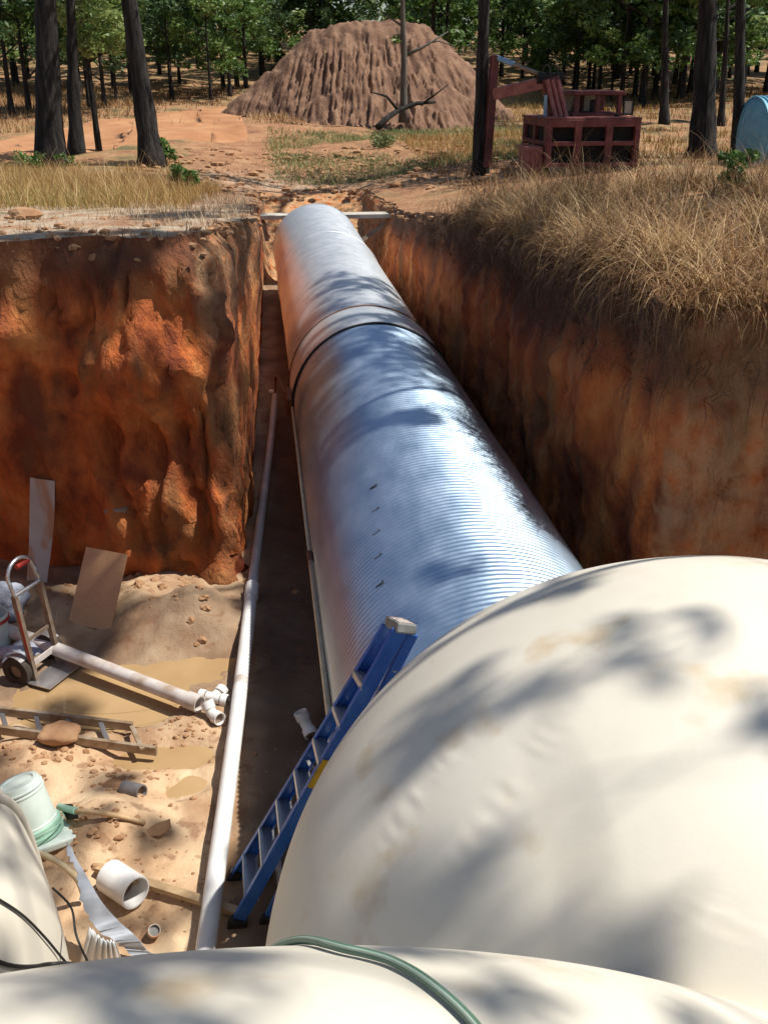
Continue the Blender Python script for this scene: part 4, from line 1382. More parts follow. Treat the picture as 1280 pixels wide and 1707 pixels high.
# wye
c = onf(359, 1164, .05)
t = thing('pipe_wye', 'white plastic wye fitting beside the end of the muddy diagonal pipe', 'pipe fitting', (c.x, c.y, 0))
dA = Vector((.85, -.35, -.05)).normalized()
dB = Vector((.55, .8, .25)).normalized()
obj('body', MB().tube([c - dA * .10, c + dA * .06], .042, 18).tube([c - dA * .02, c + dB * .08], .040, 18), M['pvc'], t, True, 50)
for d, s in ((dA, .055), (-dA, .08), (dB, .06)):
    obj('hub', MB().pipe(c + d * s, c + d * (s + .05), .050, .043, 20), M['pvc'], t, True, 40)
    obj('bore', MB().tube([c + d * (s - .01), c + d * (s + .025)], .0425, 18), M['pvcinside'], t, True, 40)
# big coupling
c = onf(205, 1474, .11)
d = Vector((.62, -.62, .05)).normalized()
t = thing('pipe_coupling', 'large white plastic coupling resting on the wooden stake', 'pipe fitting', (c.x, c.y, 0))
obj('sleeve', MB().pipe(c - d * .12, c + d * .12, .098, .088, 28), M['pvc'], t, True, 40)
obj('stop_ring', MB().pipe(c - d * .02, c + d * .0, .0885, .075, 28), M['pvcinside'], t, True, 40)
obj('mud', MB().tube([c - d * .10, c - d * .03], .087, 24), M['pvcinside'], t, True, 40)
# grey fitting by the puddle
c = onf(226, 1318, .025)
d = Vector((.75, -.55, .15)).normalized()
t = thing('grey_fitting', 'dark grey pipe piece lying half in the mud by the puddle', 'pipe fitting', (c.x, c.y, 0))
obj('sleeve', MB().pipe(c - d * .10, c + d * .06, .052, .042, 20), M['greypvc'], t, True, 40)
obj('bore', MB().tube([c - d * .05, c + d * .025], .0418, 18), M['pvcinside'], t, True, 40)
obj('mud_lump', MB().blob(c - d * .20 + Vector((0, 0, -.03)), .09, 5, .6, 2, (1.1, .8, .6)), M['clod'], t, True)
# small clear cap
c = onf(257, 1553, .04)
t = thing('jar', 'small round grey cap lying on the floor near the lower edge of the pit', 'cap', (c.x, c.y, 0))
d = Vector((.2, -.5, .75)).normalized()
obj('cup', MB().pipe(c - d * .035, c + d * .035, .036, .030, 20), M['strip'], t, True, 40)
obj('lid', MB().tube([c - d * .01, c + d * .018], .0295, 18), M['capgrey'], t, True, 40)
# flat shard
c = onf(268, 1384, .03)
L = [c + Vector((-.12, -.02, .0)), c + Vector((-.03, .03, .03)), c + Vector((.06, .04, .05))]
Rr2 = [c + Vector((-.11, -.03, -.01)), c + Vector((.0, -.05, .0)), c + Vector((.07, -.01, .02))]
tag(obj('bark_scrap', MB().ribbon(L, Rr2, .006), M['clod']), 'small dark curled scrap on bare soil right of the tool handle', 'scrap')

# ------------------------------------------------------------------ lumber stake
a, b = onf(163, 1446, .03), onf(400, 1521, .03)
mid = a.lerp(b, .5)
tag(obj('wooden_stake', MB().bar(a, b, .055, .035, (0, 0, 1), .003), M['lumber']), 'long pale wooden stake lying on the soil under the white coupling and pipe', 'stake')

# ------------------------------------------------------------------ hand tool by the bucket
t = thing('digging_tool', 'wooden handled tool with a teal collar lying beside the white bucket', 'hand tool', onz(110, 1350))
hp = [onf(128, 1352, .07), onf(165, 1355, .06), onf(205, 1362, .03), onf(242, 1372, .02)]
obj('handle', MB().tube(smooth_curve(hp, 5), .016, 10), M['lumber'], t, True)
obj('collar', MB().tube([onf(100, 1345, .09), onf(128, 1352, .07)], .024, 10), M['mint'], t, True, 40)
L = [onf(98, 1340, .10), onf(104, 1352, .06), onf(112, 1366, .03)]
Rr2 = [onf(120, 1340, .10), onf(128, 1352, .05), onf(132, 1364, .02)]
obj('blade', MB().ribbon(L, Rr2, .006), M['tyre'], t)

# ------------------------------------------------------------------ bucket, upside down on a white tray
c = onf(64, 1392, .07)
t = thing('bucket', 'upturned white bucket with mint green rim beside the lower left tank', 'bucket', (c.x, c.y, 0))
ax_ = Vector((-.26, .22, 1)).normalized()
x_ = ax_.orthogonal().normalized()
y_ = ax_.cross(x_)
def lathe(prof, c, n=36):
    vs, fs = [], []
    for (r, z) in prof:
        for k in range(n):
            a = 2 * math.pi * k / n
            vs.append(c + ax_ * z + (x_ * math.cos(a) + y_ * math.sin(a)) * r)
    for i in range(len(prof) - 1):
        for k in range(n):
            k2 = (k + 1) % n
            fs.append((i * n + k, i * n + k2, (i + 1) * n + k2, (i + 1) * n + k))
    return MB().add(vs, fs)
obj('body', lathe([(.150, .03), (.152, .10), (.146, .105), (.140, .30), (.133, .36), (.125, .375), (.10, .378), (.09, .368), (.001, .366)], c), M['bucket'], t, True, 35)
obj('rim', lathe([(.150, .0), (.166, .002), (.166, .03), (.158, .034), (.158, .055), (.166, .058), (.166, .08), (.150, .083)], c), M['mint'], t, True, 35)
for zz_ in (.31, .335):
    obj('rib', lathe([(.134, zz_ - .006), (.144, zz_ - .004), (.144, zz_ + .004), (.134, zz_ + .006)], c), M['bucket'], t, True, 35)
hb = []
for k in range(13):
    a = math.pi * k / 12
    hb.append(c + ax_ * (.06 + .02 * math.sin(a)) + x_ * .165 * math.cos(a) - y_ * (.03 + .19 * math.sin(a)))
obj('bail_handle', MB().tube(hb, .004, 6), M['mint'], t, True)
tray = onf(95, 1405, .02)
t = thing('white_tray', 'white plastic slab under the upturned bucket', 'tray', (tray.x, tray.y, 0))
rot = Matrix.Rotation(R_(24), 3, 'Z') @ Matrix.Rotation(R_(-6), 3, 'X')
obj('slab', MB().box(tray + Vector((-.04, .02, .02)), (.42, .22, .05), rot, .012), M['bucket'], t)
# edge of another bucket at the left frame edge
c = onz(-6, 1085, .0)
ax_ = Vector((0, 0, 1))
x_, y_ = Vector((1, 0, 0)), Vector((0, 1, 0))
t = thing('bucket', 'white bucket cut off by the left edge beside the hand truck', 'bucket', (c.x, c.y, 0))
obj('body', lathe([(.001, .0), (.12, .0), (.13, .30), (.145, .31), (.145, .36), (.135, .36), (.13, .05), (.001, .04)], c), M['bucket'], t, True, 35)
obj('rim', lathe([(.146, .30), (.152, .302), (.152, .33), (.146, .332)], c), M['red'], t, True, 35)

# ------------------------------------------------------------------ plastic bags
c = onz(8, 1003, .22)
tag(obj('plastic_bag', MB().blob(c, .26, 8, .55, 4, (.8, .7, .75)), M['bag'], None, True), 'crumpled bluish plastic bag by the wall at the left edge', 'plastic bag')
c = onz(34, 1090, .09)
tag(obj('plastic_sheet', MB().blob(c, .17, 12, .9, 4, (1.0, .8, .45)), M['bag'], None, True), 'crumpled grey plastic sheet on the ground left of the hand truck', 'plastic sheet')

# ------------------------------------------------------------------ hand truck
base = onz(80, 1118, .03)
t = thing('hand_truck', 'worn upright two-wheeled hand truck with red stripes by the diagonal pipe', 'hand truck', (base.x, base.y, 0))
wv = Vector((.17, .30, 0)).normalized()           # across the frame
nv_ = Vector((wv.y, -wv.x, 0))                    # front, where the toe plate points
up = (Vector((0, 0, 1)) - nv_ * .10).normalized()
W2, HH = .165, 1.12
def ht(a_, f_, u_):
    return base + (wv * a_ + nv_ * f_ + up * u_) * .87
for s, lab in ((-1, None), (1, None)):
    obj('rail', MB().bar(ht(s * W2, 0, .0), ht(s * W2, 0, .86), .035, .045, nv_), M['tubebrown'], t)
obj('red_stripe', MB().bar(ht(-W2 - .02, .012, .22), ht(-W2 - .02, .012, .72), .004, .02, nv_), M['red'], t)
loop = [ht(-W2, 0, .84), ht(-W2, -.02, .98)] + [ht(-W2 * math.cos(a), -.03, 1.0 + .15 * math.sin(a)) for a in [math.pi * k / 10 for k in range(11)]] + [ht(W2, -.02, .98), ht(W2, 0, .84)]
obj('handle_loop', MB().tube(loop, .016, 10), M['chrome'], t, True)
obj('grip', MB().tube([ht(-W2 * .2, -.03, 1.08), ht(W2 * .75, -.03, 1.08)], .020, 10), M['red'], t, True, 40)
obj('cross_bar', MB().tube([ht(-W2, .0, .86), ht(W2, .0, .86)], .017, 10), M['chrome'], t, True, 40)
obj('cross_bar', MB().bar(ht(-W2, .0, .40), ht(W2, .0, .40), .03, .012, nv_), M['tubebrown'], t)
obj('cross_bar', MB().bar(ht(-W2, .0, .16), ht(W2, .0, .16), .05, .012, nv_), M['pvcmud'], t)
obj('toe_plate', MB().box(ht(0, .10, .0), (.42, .22, .008), Matrix((wv, nv_, up)).transposed()), M['chrome'], t)
for s in (-1, 1):
    cc_ = ht(s * (W2 + .05), -.13, .10)
    wmb = MB().pipe(cc_ - wv * .038, cc_ + wv * .038, .125, .06, 28)
    wo = obj('wheel', wmb, M['tyre'], t, True, 40)
    obj('rim', MB().tube([cc_ - wv * .02, cc_ + wv * .02], .062, 20), M['tubebrown'], wo, True, 40)
    obj('fender', MB().ribbon([cc_ + nv_ * .14 * math.cos(a) + up * .14 * math.sin(a) - wv * .04 for a in [R_(50 + 12 * k) for k in range(7)]],
                              [cc_ + nv_ * .14 * math.cos(a) + up * .14 * math.sin(a) + wv * .04 for a in [R_(50 + 12 * k) for k in range(7)]], .004), M['chrome'], t)
obj('axle', MB().tube([ht(-W2 - .05, -.13, .10), ht(W2 + .05, -.13, .10)], .012, 8), M['tubebrown'], t, True)
# thin twig standing by the pipe behind it
a, b = onz(84, 1062, .1), ony(96, 1018, onz(84, 1062, .1).y)
tag(obj('twig', MB().tube([a, a.lerp(b, .5) + Vector((.01, 0, 0)), b], [.006, .005, .003], 6), M['oldwood']), 'thin upright twig behind the diagonal pipe right of the hand truck', 'twig')

# ------------------------------------------------------------------ boards leaning on the wall
a, b = onz(115, 1038, .05), onz(184, 1053, .05)
dp = Vector((-.02, .25, 0))
yt = a.y + .22
c = ony(145, 912, a.y + .42)
d = ony(211, 928, b.y + .42)
# plywood is a flat board: take the plane of three corners
d = b + (c - a)
t = thing('particle_board', 'tan rectangular board leaning against the foot of the left earth wall', 'board', (a.x, a.y, 0))
nn = (b - a).cross(c - a).normalized() * .008
mb = MB().add([a + nn, b + nn, d + nn, c + nn, a - nn, b - nn, d - nn, c - nn], [(0, 1, 2, 3), (7, 6, 5, 4), (0, 4, 5, 1), (1, 5, 6, 2), (2, 6, 7, 3), (3, 7, 4, 0)])
obj('panel', mb, M['ply'], t)
# tall curved strip
L, Rr2 = [], []
for (ul, ur, v, y) in [(44, 76, 1005, 8.45), (46, 80, 960, 8.62), (49, 86, 915, 8.75), (50, 91, 865, 8.83), (51, 92, 800, 8.86)]:
    L.append(ony(ul, v - 4, y))
    Rr2.append(ony(ur, v + 2, y))
tag(obj('board_strip', MB().ribbon(smooth_curve(L, 4), smooth_curve(Rr2, 4), .012), M['strip'], None, True, 40), 'tall narrow bowed strip of grey board leaning on the left wall behind the hand truck', 'board')
# pale stone in the wall
c = ony(190, 850, 8.72)
tag(obj('stone', MB().blob(c, .085, 21, .9, 3, (1.1, .7, .55)), M['stone'], None, True), 'pale grey stone embedded in the left earth wall above the leaning board', 'stone')

# ------------------------------------------------------------------ ladder lying on the floor
t = thing('straight_ladder', 'muddy aluminium ladder lying flat across a puddle at the left edge', 'ladder', onz(120, 1225))
LA0, LA1 = onz(-90, 1174, .14), onz(222, 1211, .10)
LB0, LB1 = onz(-90, 1204, .14), onz(262, 1252, .08)
obj('rail', MB().bar(LA0, LA1, .03, .07, (0, 0, 1), .003), M['alumud'], t)
obj('rail', MB().bar(LB0, LB1, .03, .07, (0, 0, 1), .003), M['alumud'], t)
for (a, b) in [((-55, 1180), (-45, 1208)), ((2, 1184), (12, 1216)), ((60, 1191), (68, 1222)), ((113, 1199), (126, 1231)), ((168, 1205), (182, 1240)), ((220, 1211), (238, 1249))]:
    obj('rung', MB().bar(onz(*a, .115), onz(*b, .105), .035, .022, (0, 0, 1), .004), M['alu'] if a[0] < 200 else M['alumud'], t)
c = onf(100, 1222, .09)
tag(obj('stone', MB().blob(c, .12, 31, .35, 3, (1.2, .9, .5)), M['clod'], None, True), 'muddy flat lump lying on the rail of the aluminium ladder', 'lump')

# ------------------------------------------------------------------ blue stepladder
def stepladder():
    fl0, fl1 = onz(392, 1462, .02), onz(394, 1543, .02)     # feet of the climbing side (far, near)
    # cap corners
    tp0 = onz(648, 1043, 1.97)
    tp1 = onz(667, 1054, 2.10)
    basec = (fl0 + fl1) / 2
    t = thing('stepladder', 'blue fibreglass stepladder with grey top cap leaning against the cream dome', 'stepladder', (basec.x, basec.y, 0))
    up_ = ((tp0 + tp1) / 2 - basec).normalized()
    acr = (fl1 - fl0).normalized()
    front = acr.cross(up_).normalized()                     # away from the climber or towards
    if front.x > 0:
        front = -front                                      # climber stands at -x
    def channel(a, b, w_, d_, inward):
        mb = MB()
        mb.bar(a, b, .006, d_, front)                       # web
        for s in (-1, 1):
            o_ = front * s * (d_ / 2 - .003) + inward * w_ / 2
            mb.bar(a + o_, b + o_, w_ - .006, .006, front)
        return mb
    obj('front_rail', channel(fl0, tp0, .03, .072, acr), M['blue'], t)
    obj('front_rail', channel(fl1, tp1, .03, .072, -acr), M['blue'], t)
    # rear legs folded close behind
    back = -front
    r0, r1 = fl0.lerp(fl1, .04) + back * .16 + up_ * .06, fl0.lerp(fl1, .96) + back * .16 + up_ * .06
    u0, u1 = tp0 + back * .068 + acr * .01, tp1 + back * .068 - acr * .01
    obj('rear_rail', channel(r0, u0, .025, .05, acr), M['blue'], t)
    obj('rear_rail', channel(r1, u1, .025, .05, -acr), M['blue'], t)
    # rear braces
    for f in (.12, .28, .44, .60, .76, .90):
        a, b = r0.lerp(u0, f), r1.lerp(u1, f)
        obj('rear_brace', MB().bar(a, b, .03, .02, front), M['alu'], t)
    # steps
    for k in range(7):
        f = .115 + .122 * k
        a, b = fl0.lerp(tp0, f), fl1.lerp(tp1, f)
        mb = MB()
        hz = (front * 1.0)
        # flat tread: horizontal when the ladder is opened, so tilted with the rails here
        xdir = (b - a).normalized()
        zdir = (up_ * .96 + front * .22).normalized()
        ydir = zdir.cross(xdir).normalized()
        zdir = xdir.cross(ydir)
        rot = Matrix((xdir, ydir, zdir)).transposed()
        c = (a + b) / 2
        mb.box(c, ((b - a).length - .014, .080, .006), rot)
        mb.box(c - ydir * .040 - zdir * .016, ((b - a).length - .014, .005, .030), rot)
        mb.box(c + ydir * .040 - zdir * .016, ((b - a).length - .014, .005, .030), rot)
        for g in (-.024, -.008, .008, .024):
            mb.box(c + ydir * g + zdir * .005, ((b - a).length - .02, .004, .005), rot)
        obj('step', mb, M['alu'], t)
    # top cap
    c = (tp0 + tp1) / 2 + up_ * .03 + back * .018
    xdir = (tp1 - tp0).normalized()
    zdir = (up_ * .96 + front * .22).normalized()
    ydir = zdir.cross(xdir).normalized()
    zdir = xdir.cross(ydir)
    rot = Matrix((xdir, ydir, zdir)).transposed()
    w_ = (tp1 - tp0).length + .02
    cap = MB().box(c, (w_, .095, .05), rot, .008)
    cap_o = obj('top_cap', cap, M['capgrey'], t)
    tr = MB()
    tr.box(c + zdir * .0262, (w_ - .05, .07, .003), rot, .0)
    obj('tray', tr, M['strip'], cap_o)
    ho = MB()
    for gx, gy, s in ((-.06, .03, .010), (.07, .04, .012), (.0, -.02, .008), (.10, -.05, .007), (-.11, -.05, .007), (.10, .06, .006), (-.11, .06, .006)):
        q = c + xdir * gx + ydir * gy
        ho.tube([q + zdir * .0268, q + zdir * .0292], s, 12)
    obj('hole', ho, M['black'], cap_o)
    # yellow label on the near rail
    f = .57
    q = fl1.lerp(tp1, f)
    nrm_ = acr
    obj('yellow_label', MB().bar(q - up_ * .12 + nrm_ * .004, q + up_ * .10 + nrm_ * .004, .004, .066, front), M['yellow'], t)
    # spreader
    for (rl, rr_, s) in ((fl0.lerp(tp0, .52), r0.lerp(u0, .45), .01), (fl1.lerp(tp1, .52), r1.lerp(u1, .45), -.01)):
        obj('spreader', MB().bar(rl + acr * s, rr_ + acr * s, .004, .022, up_), M['alu'], t)
    # feet
    for q, s in ((fl0, 1), (fl1, 1), (r0, .8), (r1, .8)):
        obj('foot', MB().bar(q - up_ * .02, q + up_ * .06, .05 * s, .10 * s, front, .004), M['black'], t)
    # loose cord by the far rail
    return t
stepladder()

# ------------------------------------------------------------------ scrap metal at the lower left
# curved torn strip of culvert
L, Rr2 = [], []
for (ul, vl, zl, ur, vr, zr) in [(112, 1402, .62, 120, 1412, .60), (118, 1430, .58, 128, 1432, .55), (130, 1462, .50, 146, 1462, .46), (138, 1505, .40, 168, 1500, .38), (158, 1545, .28, 196, 1533, .26), (186, 1566, .20, 226, 1560, .17), (205, 1580, .12, 246, 1584, .10), (228, 1594, .08, 257, 1590, .06)]:
    L.append(onz(ul, vl, zl))
    Rr2.append(onz(ur, vr, zr))
Ls, Rs = smooth_curve(L, 6), smooth_curve(Rr2, 6)
for i in range(len(Ls)):
    Ls[i] = Ls[i] + Vector((random.uniform(-.012, .012), random.uniform(-.012, .012), 0))
tag(obj('torn_sheet_strip', MB().ribbon(Ls, Rs, .003), M['sheet'], None, True, 40), 'curved torn strip of dull sheet metal sticking up beside the lower left tank', 'sheet metal')
# bright corrugated offcut
def corr_offcut():
    mb = MB()
    n = 46
    P0, P1 = onz(133, 1608, .20), onz(204, 1600, .12)
    Q0, Q1 = onz(150, 1545, .42), onz(192, 1566, .34)
    vs, fs = [], []
    for i in range(n + 1):
        s = i / n
        a, b = P0.lerp(P1, s), Q0.lerp(Q1, s)
        nn = (P1 - P0).cross(Q0 - P0).normalized()
        wav = .012 * math.sin(s * 2 * math.pi * 6) + .05 * math.sin(s * math.pi)
        jag = .03 * math.sin(i * 1.9) * .6
        for k in range(5):
            p = a.lerp(b, k / 4 * (1 + (jag if k == 4 else 0))) + nn * wav
            vs.append(p)
    for i in range(n):
        for k in range(4):
            o = i * 5 + k
            fs.append((o, o + 1, o + 6, o + 5))
    mb.add(vs, fs)
    o = obj('corrugated_offcut', mb, M['bright'], None, True)
    md = o.modifiers.new('thickness', 'SOLIDIFY')
    md.thickness = .003
    tag(o, 'bright corrugated metal offcut propped between the two lower tanks', 'sheet metal')
corr_offcut()
# pale curved hoop
hp = [onz(u, v, z) for (u, v, z) in [(58, 1420, .40), (80, 1428, .42), (102, 1440, .40), (120, 1455, .34), (132, 1470, .26), (140, 1492, .14)]]
tag(obj('curved_hoop', MB().tube(smooth_curve(hp, 5), .018, 8), M['hoop'], None, True), 'pale curved strip arching out from under the lower left tank', 'hoop')

# ------------------------------------------------------------------ clods and litter
mb = MB()
rs = random.Random(77)
def clods(u, v, su, sv, n, r0, r1):
    for k in range(n):
        uu, vv_ = u + rs.gauss(0, su), v + rs.gauss(0, sv)
        p = onz(uu, vv_, .05)
        if not (-3.2 < p.x < .3 and 3.5 < p.y < 9.3):
            continue
        z = float(fz(p.x, p.y))
        r_ = rs.uniform(r0, r1)
        mb.blob((p.x, p.y, z + r_ * .02), r_, rs.randrange(99), .8, 2 if r_ > .02 else 1, (1, rs.uniform(.6, 1), rs.uniform(.4, .8)))
clods(165, 1410, 45, 28, 60, .006, .026)
clods(320, 1035, 40, 22, 16, .01, .045)
clods(330, 1200, 35, 22, 90, .006, .022)
clods(230, 1250, 120, 60, 120, .005, .022)
clods(280, 1480, 70, 60, 70, .004, .014)
clods(190, 1300, 30, 15, 40, .008, .03)
clods(60, 1260, 40, 20, 50, .01, .035)
clods(250, 985, 120, 12, 40, .01, .05)
kind(obj('dirt_clods', mb, M['clod']), 'stuff', 'crumbs and clods of red soil scattered over the pit floor')
# clods on the ground at the trench end and on the left block
mb = MB()
for k in range(520):
    x, y = rs.uniform(-3, 7), rs.uniform(24.5, 34)
    r_ = rs.uniform(.03, .16) * rs.uniform(.4, 1)
    mb.blob((x, y, float(zt(x, y)) + r_ * .2), r_, rs.randrange(99), .6, 1, (1.2, 1, .6))
for k in range(120):
    x, y = rs.uniform(-4, -.2), rs.uniform(8.7, 11)
    r_ = rs.uniform(.01, .05)
    mb.blob((x, y, float(zt(x, y)) + r_ * .2), r_, rs.randrange(99), .6, 1, (1.2, 1, .6))
for k in range(380):
    i = rs.randrange(NP)
    q = WV[rs.choice((0, 0, 1, 2)), i]
    if not (q[1] > 5.5 and -4 < q[0] < 4 and q[1] < 26):
        continue
    r_ = rs.uniform(.012, .055)
    mb.blob((q[0] + rs.gauss(0, .04), q[1] + rs.gauss(0, .04), q[2] - r_ * .2), r_, rs.randrange(99), .8, 1, (1.2, 1, .7))
p = ground_hit(42, 362)[0]
mb.blob(p + Vector((0, 0, .03)), .13, 3, .6, 2, (1.3, 1, .6))
kind(obj('dirt_clods', mb, M['clod']), 'stuff', 'lumps of soil on the ground around the trench')

# ------------------------------------------------------------------ the red machine
def machine():
    p, d = ground_hit(957, 292)
    dep = float((np.array(p[:]) - _O) @ _F)
    mpp = dep / F_PX
    t = thing('red_excavator', 'old faded red excavator parked in dry grass beyond the right bank', 'excavator', p, R_(2))
    rotm = Matrix.Rotation(R_(2), 3, 'Z')
    def W(x, y, z):
        return p + rotm @ Vector((x, y, z))
    def B(mb, c, s, bev=0.0):
        return mb.box(W(*c), s, rotm, bev)
    k = mpp * 1.0
    wide = 160 * k          # rear face
    dpt = 1.9
    x0, x1 = -wide * .33, wide * .67
    xm = (x0 + x1) / 2
    z0, z1 = .18, 86 * k
    fr, cols_, rows_ = .15, 3, 2
    # rear frame of bars with real openings
    mb = MB()
    cw = (x1 - x0) / cols_
    rh = (z1 - z0) / rows_
    for i in range(cols_ + 1):
        wd = .13 if i in (0, cols_) else .17
        xx_ = x0 + i * cw + (wd / 2 if i == 0 else -wd / 2 if i == cols_ else 0)
        B(mb, (xx_, 0, (z0 + z1) / 2), (wd, .10, z1 - z0), .01)
    for jx in range(rows_ + 1):
        ht_ = .16 if jx == rows_ else .10
        zz_ = z0 + jx * rh + (ht_ / 2 if jx == 0 else -ht_ / 2 if jx == rows_ else 0)
        B(mb, (xm, .003, zz_), (x1 - x0 - .004, .09, ht_), .01)
    obj('rear_panel', mb, M['machine'], t)
    mb = MB()
    for i in range(3):
        wd = .12
        yy_ = .06 + i * (dpt - .12) / 2
        B(mb, (x0 + .05, yy_ + .05, (z0 + z1) / 2), (.10, .16, z1 - z0), .01)
    for jx in range(3):
        ht_ = .16 if jx == 2 else .10
        zz_ = z0 + jx * rh + (ht_ / 2 if jx == 0 else -ht_ / 2 if jx == 2 else 0)
        B(mb, (x0 + .052, dpt / 2 + .05, zz_), (.09, dpt - .1, ht_), .01)
    obj('side_panel', mb, M['machine'], t)
    mb = MB()
    B(mb, (xm, dpt / 2 + .05, (z0 + z1) / 2), (x1 - x0 - .19, dpt - .24, z1 - z0 - .16), .02)
    obj('engine_core', mb, M['machinedark'], t)
    mb = MB()
    B(mb, (xm, dpt / 2 + .02, z1 + .02), (x1 - x0 + .03, dpt + .1, .05), .012)
    B(mb, (x1 - .05, dpt / 2 + .08, (z0 + z1) / 2), (.09, dpt - .1, z1 - z0 - .01), .01)
    obj('deck', mb, M['machine'], t)
    obj('exhaust', MB().tube([W(x0 + 1.0, 1.2, z1), W(x0 + 1.0, 1.2, z1 + .34), W(x0 + 1.04, 1.14, z1 + .42)], .045, 10), M['tubebrown'], t, True)
    obj('fuel_cap', MB().tube([W(x1 - .4, .5, z1 + .04), W(x1 - .4, .5, z1 + .10)], .07, 14), M['machinedark'], t, True, 40)
    # ribbed step box on the left
    mb = MB()
    bx = x0 - .42
    B(mb, (x0 - .22, .45, .36), (.42, .6, .56), .02)
    for i in range(4):
        B(mb, (x0 - .38 + i * .11, .14, .36), (.045, .03, .48), .005)
    B(mb, (x0 - .34, .42, .67), (.10, .10, .05), .01)
    obj('step_box', mb, M['machinepink'], t)
    # tracks
    for xx_ in (x0 + .32, x1 - .32):
        mb = MB()
        prof = []
        for q in range(24):
            a = 2 * math.pi * q / 24
            prof.append(W(xx_, dpt / 2 + (1.05 + .0) * (1 if math.cos(a) > 0 else -1) * .75 + .26 * math.cos(a), .05 + .22 * math.sin(a)))
        n = len(prof)
        vs = [q + rotm @ Vector((-.22, 0, 0)) for q in prof] + [q + rotm @ Vector((.22, 0, 0)) for q in prof]
        fs = [(i, (i + 1) % n, n + (i + 1) % n, n + i) for i in range(n)] + [tuple(range(n)), tuple(range(2 * n - 1, n - 1, -1))]
        mb.add(vs, fs)
        obj('track', mb, M['machinedark'], t)
    # cab at the right, behind the engine deck
    cx0, cx1 = x0 + 72 * k, x0 + 160 * k
    cz0, cz1 = z1 + .045, z1 + 36 * k
    cy0, cy1 = dpt - .9, dpt + .25
    mb = MB()
    B(mb, ((cx0 + cx1) / 2 - .09, (cy0 + cy1) / 2, cz0 + .035), (cx1 - cx0 + .02, cy1 - cy0 + .1, .07), .01)
    cab = obj('cab', mb, M['machine'], t)
    for xx_ in (cx0, cx0 + .42 * (cx1 - cx0), cx1 - .18):
        for yy_ in (cy0, cy1):
            mb = MB()
            B(mb, (xx_, yy_, (cz0 + cz1) / 2 + .03), (.10, .10, cz1 - cz0 - .07), .01)
            obj('post', mb, M['machine'], cab)
    mb = MB()
    B(mb, ((cx0 + cx1) / 2 - .09, (cy0 + cy1) / 2, cz1 + .04), (cx1 - cx0 + .06, cy1 - cy0 + .2, .10), .02)
    obj('roof', mb, M['machine'], cab)
    mb = MB()
    B(mb, ((cx0 + cx1) / 2 - .1, cy1 - .02, (cz0 + cz1) / 2), (cx1 - cx0 - .3, .015, cz1 - cz0 - .02))
    obj('window', mb, M['glass'], cab)
    mb = MB()
    B(mb, (cx0 + .5 * (cx1 - cx0), (cy0 + cy1) / 2 - .1, cz0 + .18), (.24, .14, .34), .04)
    obj('seat', mb, M['black'], cab)
    # swung-open door frame right of the cab
    mb = MB()
    dx0, dx1, dz1 = cx1 + .02, cx1 + 18 * k, cz0 + 24 * k
    for (a, b) in (((dx0, cz0), (dx0, dz1)), ((dx1, cz0), (dx1, dz1)), ((dx0, dz1), (dx1, dz1)), ((dx0, cz0 + .02), (dx1, cz0 + .02))):
        mb.bar(W(a[0], cy0 + .2, a[1]), W(b[0], cy0 + .2, b[1]), .04, .04, (0, 1, 0))
    door = obj('door', mb, M['machinedark'], t)
    mb = MB()
    B(mb, ((dx0 + dx1) / 2, cy0 + .21, (cz0 + dz1) / 2), (dx1 - dx0 - .04, .012, dz1 - cz0 - .04))
    obj('pane', mb, M['glass'], door)
    # boom
    bxa, bxb = x0 + 44 * k, x0 + 22 * k
    a0, a1 = W(bxa, dpt * .55, z1 - .05), W(bxb + .04, dpt * .55 + .1, z1 + 62 * k)
    mb = MB().bar(a0, a1, .42, .30, (0, 1, 0), .02)
    obj('boom', mb, M['machine'], t)
    for s in (-.13, .0, .13):
        o_ = rotm @ Vector((s, -.20, 0))
        obj('ram', MB().tube([a0 + o_, a1 + o_ - (a1 - a0) * .04], .058, 12), M['machinepink'], t, True, 40)
    for s in (-.02, .16):
        b0_ = a1 + rotm @ Vector((s, -.12, 0))
        obj('hose', MB().tube(smooth_curve([b0_, b0_ + Vector((-.02, 0, .22)), b0_ + Vector((-.12, .05, .28)), b0_ + Vector((-.2, .1, .1))], 4), .02, 6), M['black'], t, True)
    obj('pivot', MB().tube([a1 + rotm @ Vector((-.30, 0, 0)), a1 + rotm @ Vector((.34, 0, 0))], .13, 14), M['machinedark'], t, True, 40)
    # jib to the left and the hanging stick
    j0, j1 = a1 + rotm @ Vector((-.1, .05, -.10)), W(x0 - 56 * k, dpt * .55 + .9, z1 + 36 * k)
    obj('jib', MB().bar(j0, j1, .26, .26, (0, 1, 0), .02), M['machinepink'], t)
    s0, s1 = W(x0 - 56 * k, dpt * .55 + .9, z1 + 97 * k), W(x0 - 62 * k, dpt * .55 + .9, .05)
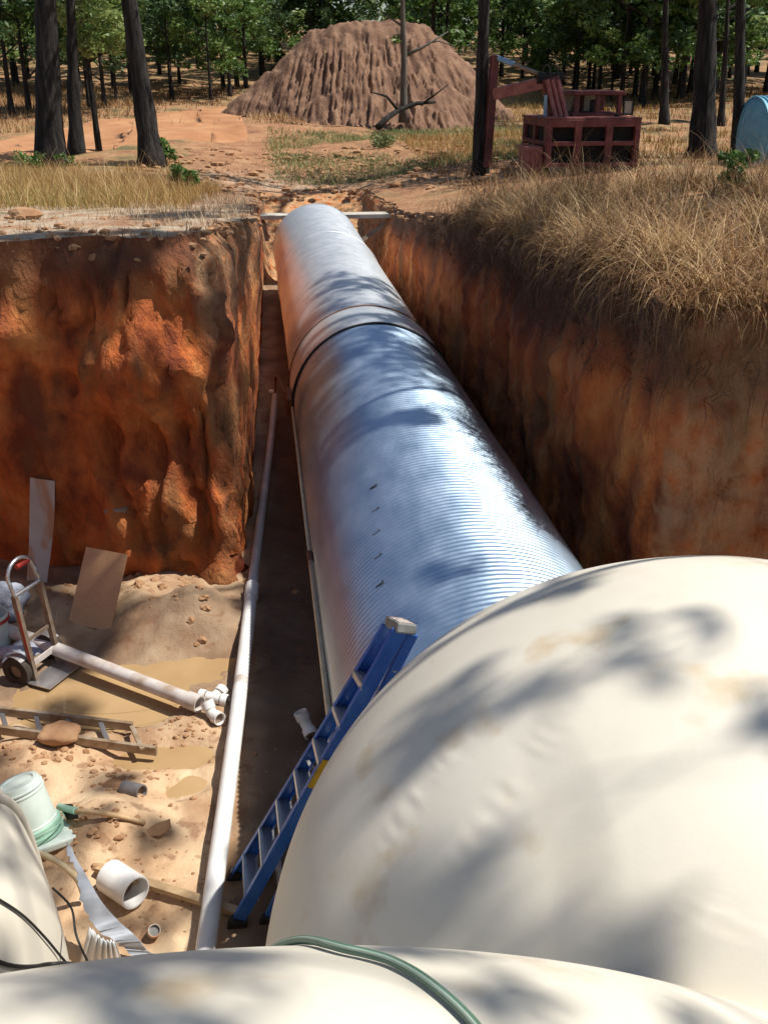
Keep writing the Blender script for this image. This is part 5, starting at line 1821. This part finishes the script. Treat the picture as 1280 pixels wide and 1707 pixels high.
    obj('stick', MB().bar(s0, s1, .18, .26, (0, 1, 0), .02), M['machine'], t)
    c0, c1 = s0 + Vector((.03, -.05, -.05)), a1 + rotm @ Vector((-.15, -.05, .05))
    rm = obj('ram', MB().tube([c0, c0.lerp(c1, .38)], .065, 12), M['ram'], t, True, 40)
    obj('ram_rod', MB().tube([c0.lerp(c1, .36), c1], .05, 10), M['tubebrown'], rm, True, 40)
    obj('ram', MB().tube([W(x0 + 16 * k, .9, z1), W(x0 + 15 * k, .9, z1 + 36 * k)], .04, 10), M['ram'], t, True, 40)
machine()

# ------------------------------------------------------------------ blue ribbed tank at the right edge
def blue_tank():
    p, d = ground_hit(1262, 277)
    dep = float((np.array(p[:]) - _O) @ _F)
    r = 54 * dep / F_PX * 1.12
    left = ony(1243, 250, p.y)
    t = thing('blue_tank', 'light blue ribbed steel tank end showing at the right edge behind the straw', 'tank', (left.x, p.y, p.z))
    n, prof = 48, []
    for k in range(15):
        a = math.pi / 2 * k / 14
        prof.append((.20 * (1 - math.cos(a)), r * math.sin(a)))
    L0 = prof[-1][0]
    N = 120
    for k in range(1, N + 1):
        s = k / N * 4.2
        prof.append((L0 + s, r + .014 * math.sin(s * 2 * math.pi / .11)))
    vs, fs = [], []
    for (xx_, rr_) in prof:
        for k in range(n):
            a = 2 * math.pi * k / n
            vs.append((left.x + xx_, p.y + .2 + rr_ * math.cos(a), p.z + r * .75 + rr_ * math.sin(a)))
    for i in range(len(prof) - 1):
        for k in range(n):
            k2 = (k + 1) % n
            fs.append((i * n + k, i * n + k2, (i + 1) * n + k2, (i + 1) * n + k))
    obj('shell', MB().add(vs, fs), M['bluetank'], t, True)
    mb = MB()
    for k in range(9):
        xx_ = left.x + .17 + k * .13
        mb = MB().tube([Vector((xx_, p.y + .2 + (r + .012) * math.cos(a), p.z + r * .75 + (r + .012) * math.sin(a))) for a in [2 * math.pi * q / 40 for q in range(40)]], .028, 6, closed=True)
        obj('rib', mb, M['bluetank'], t, True)
blue_tank()
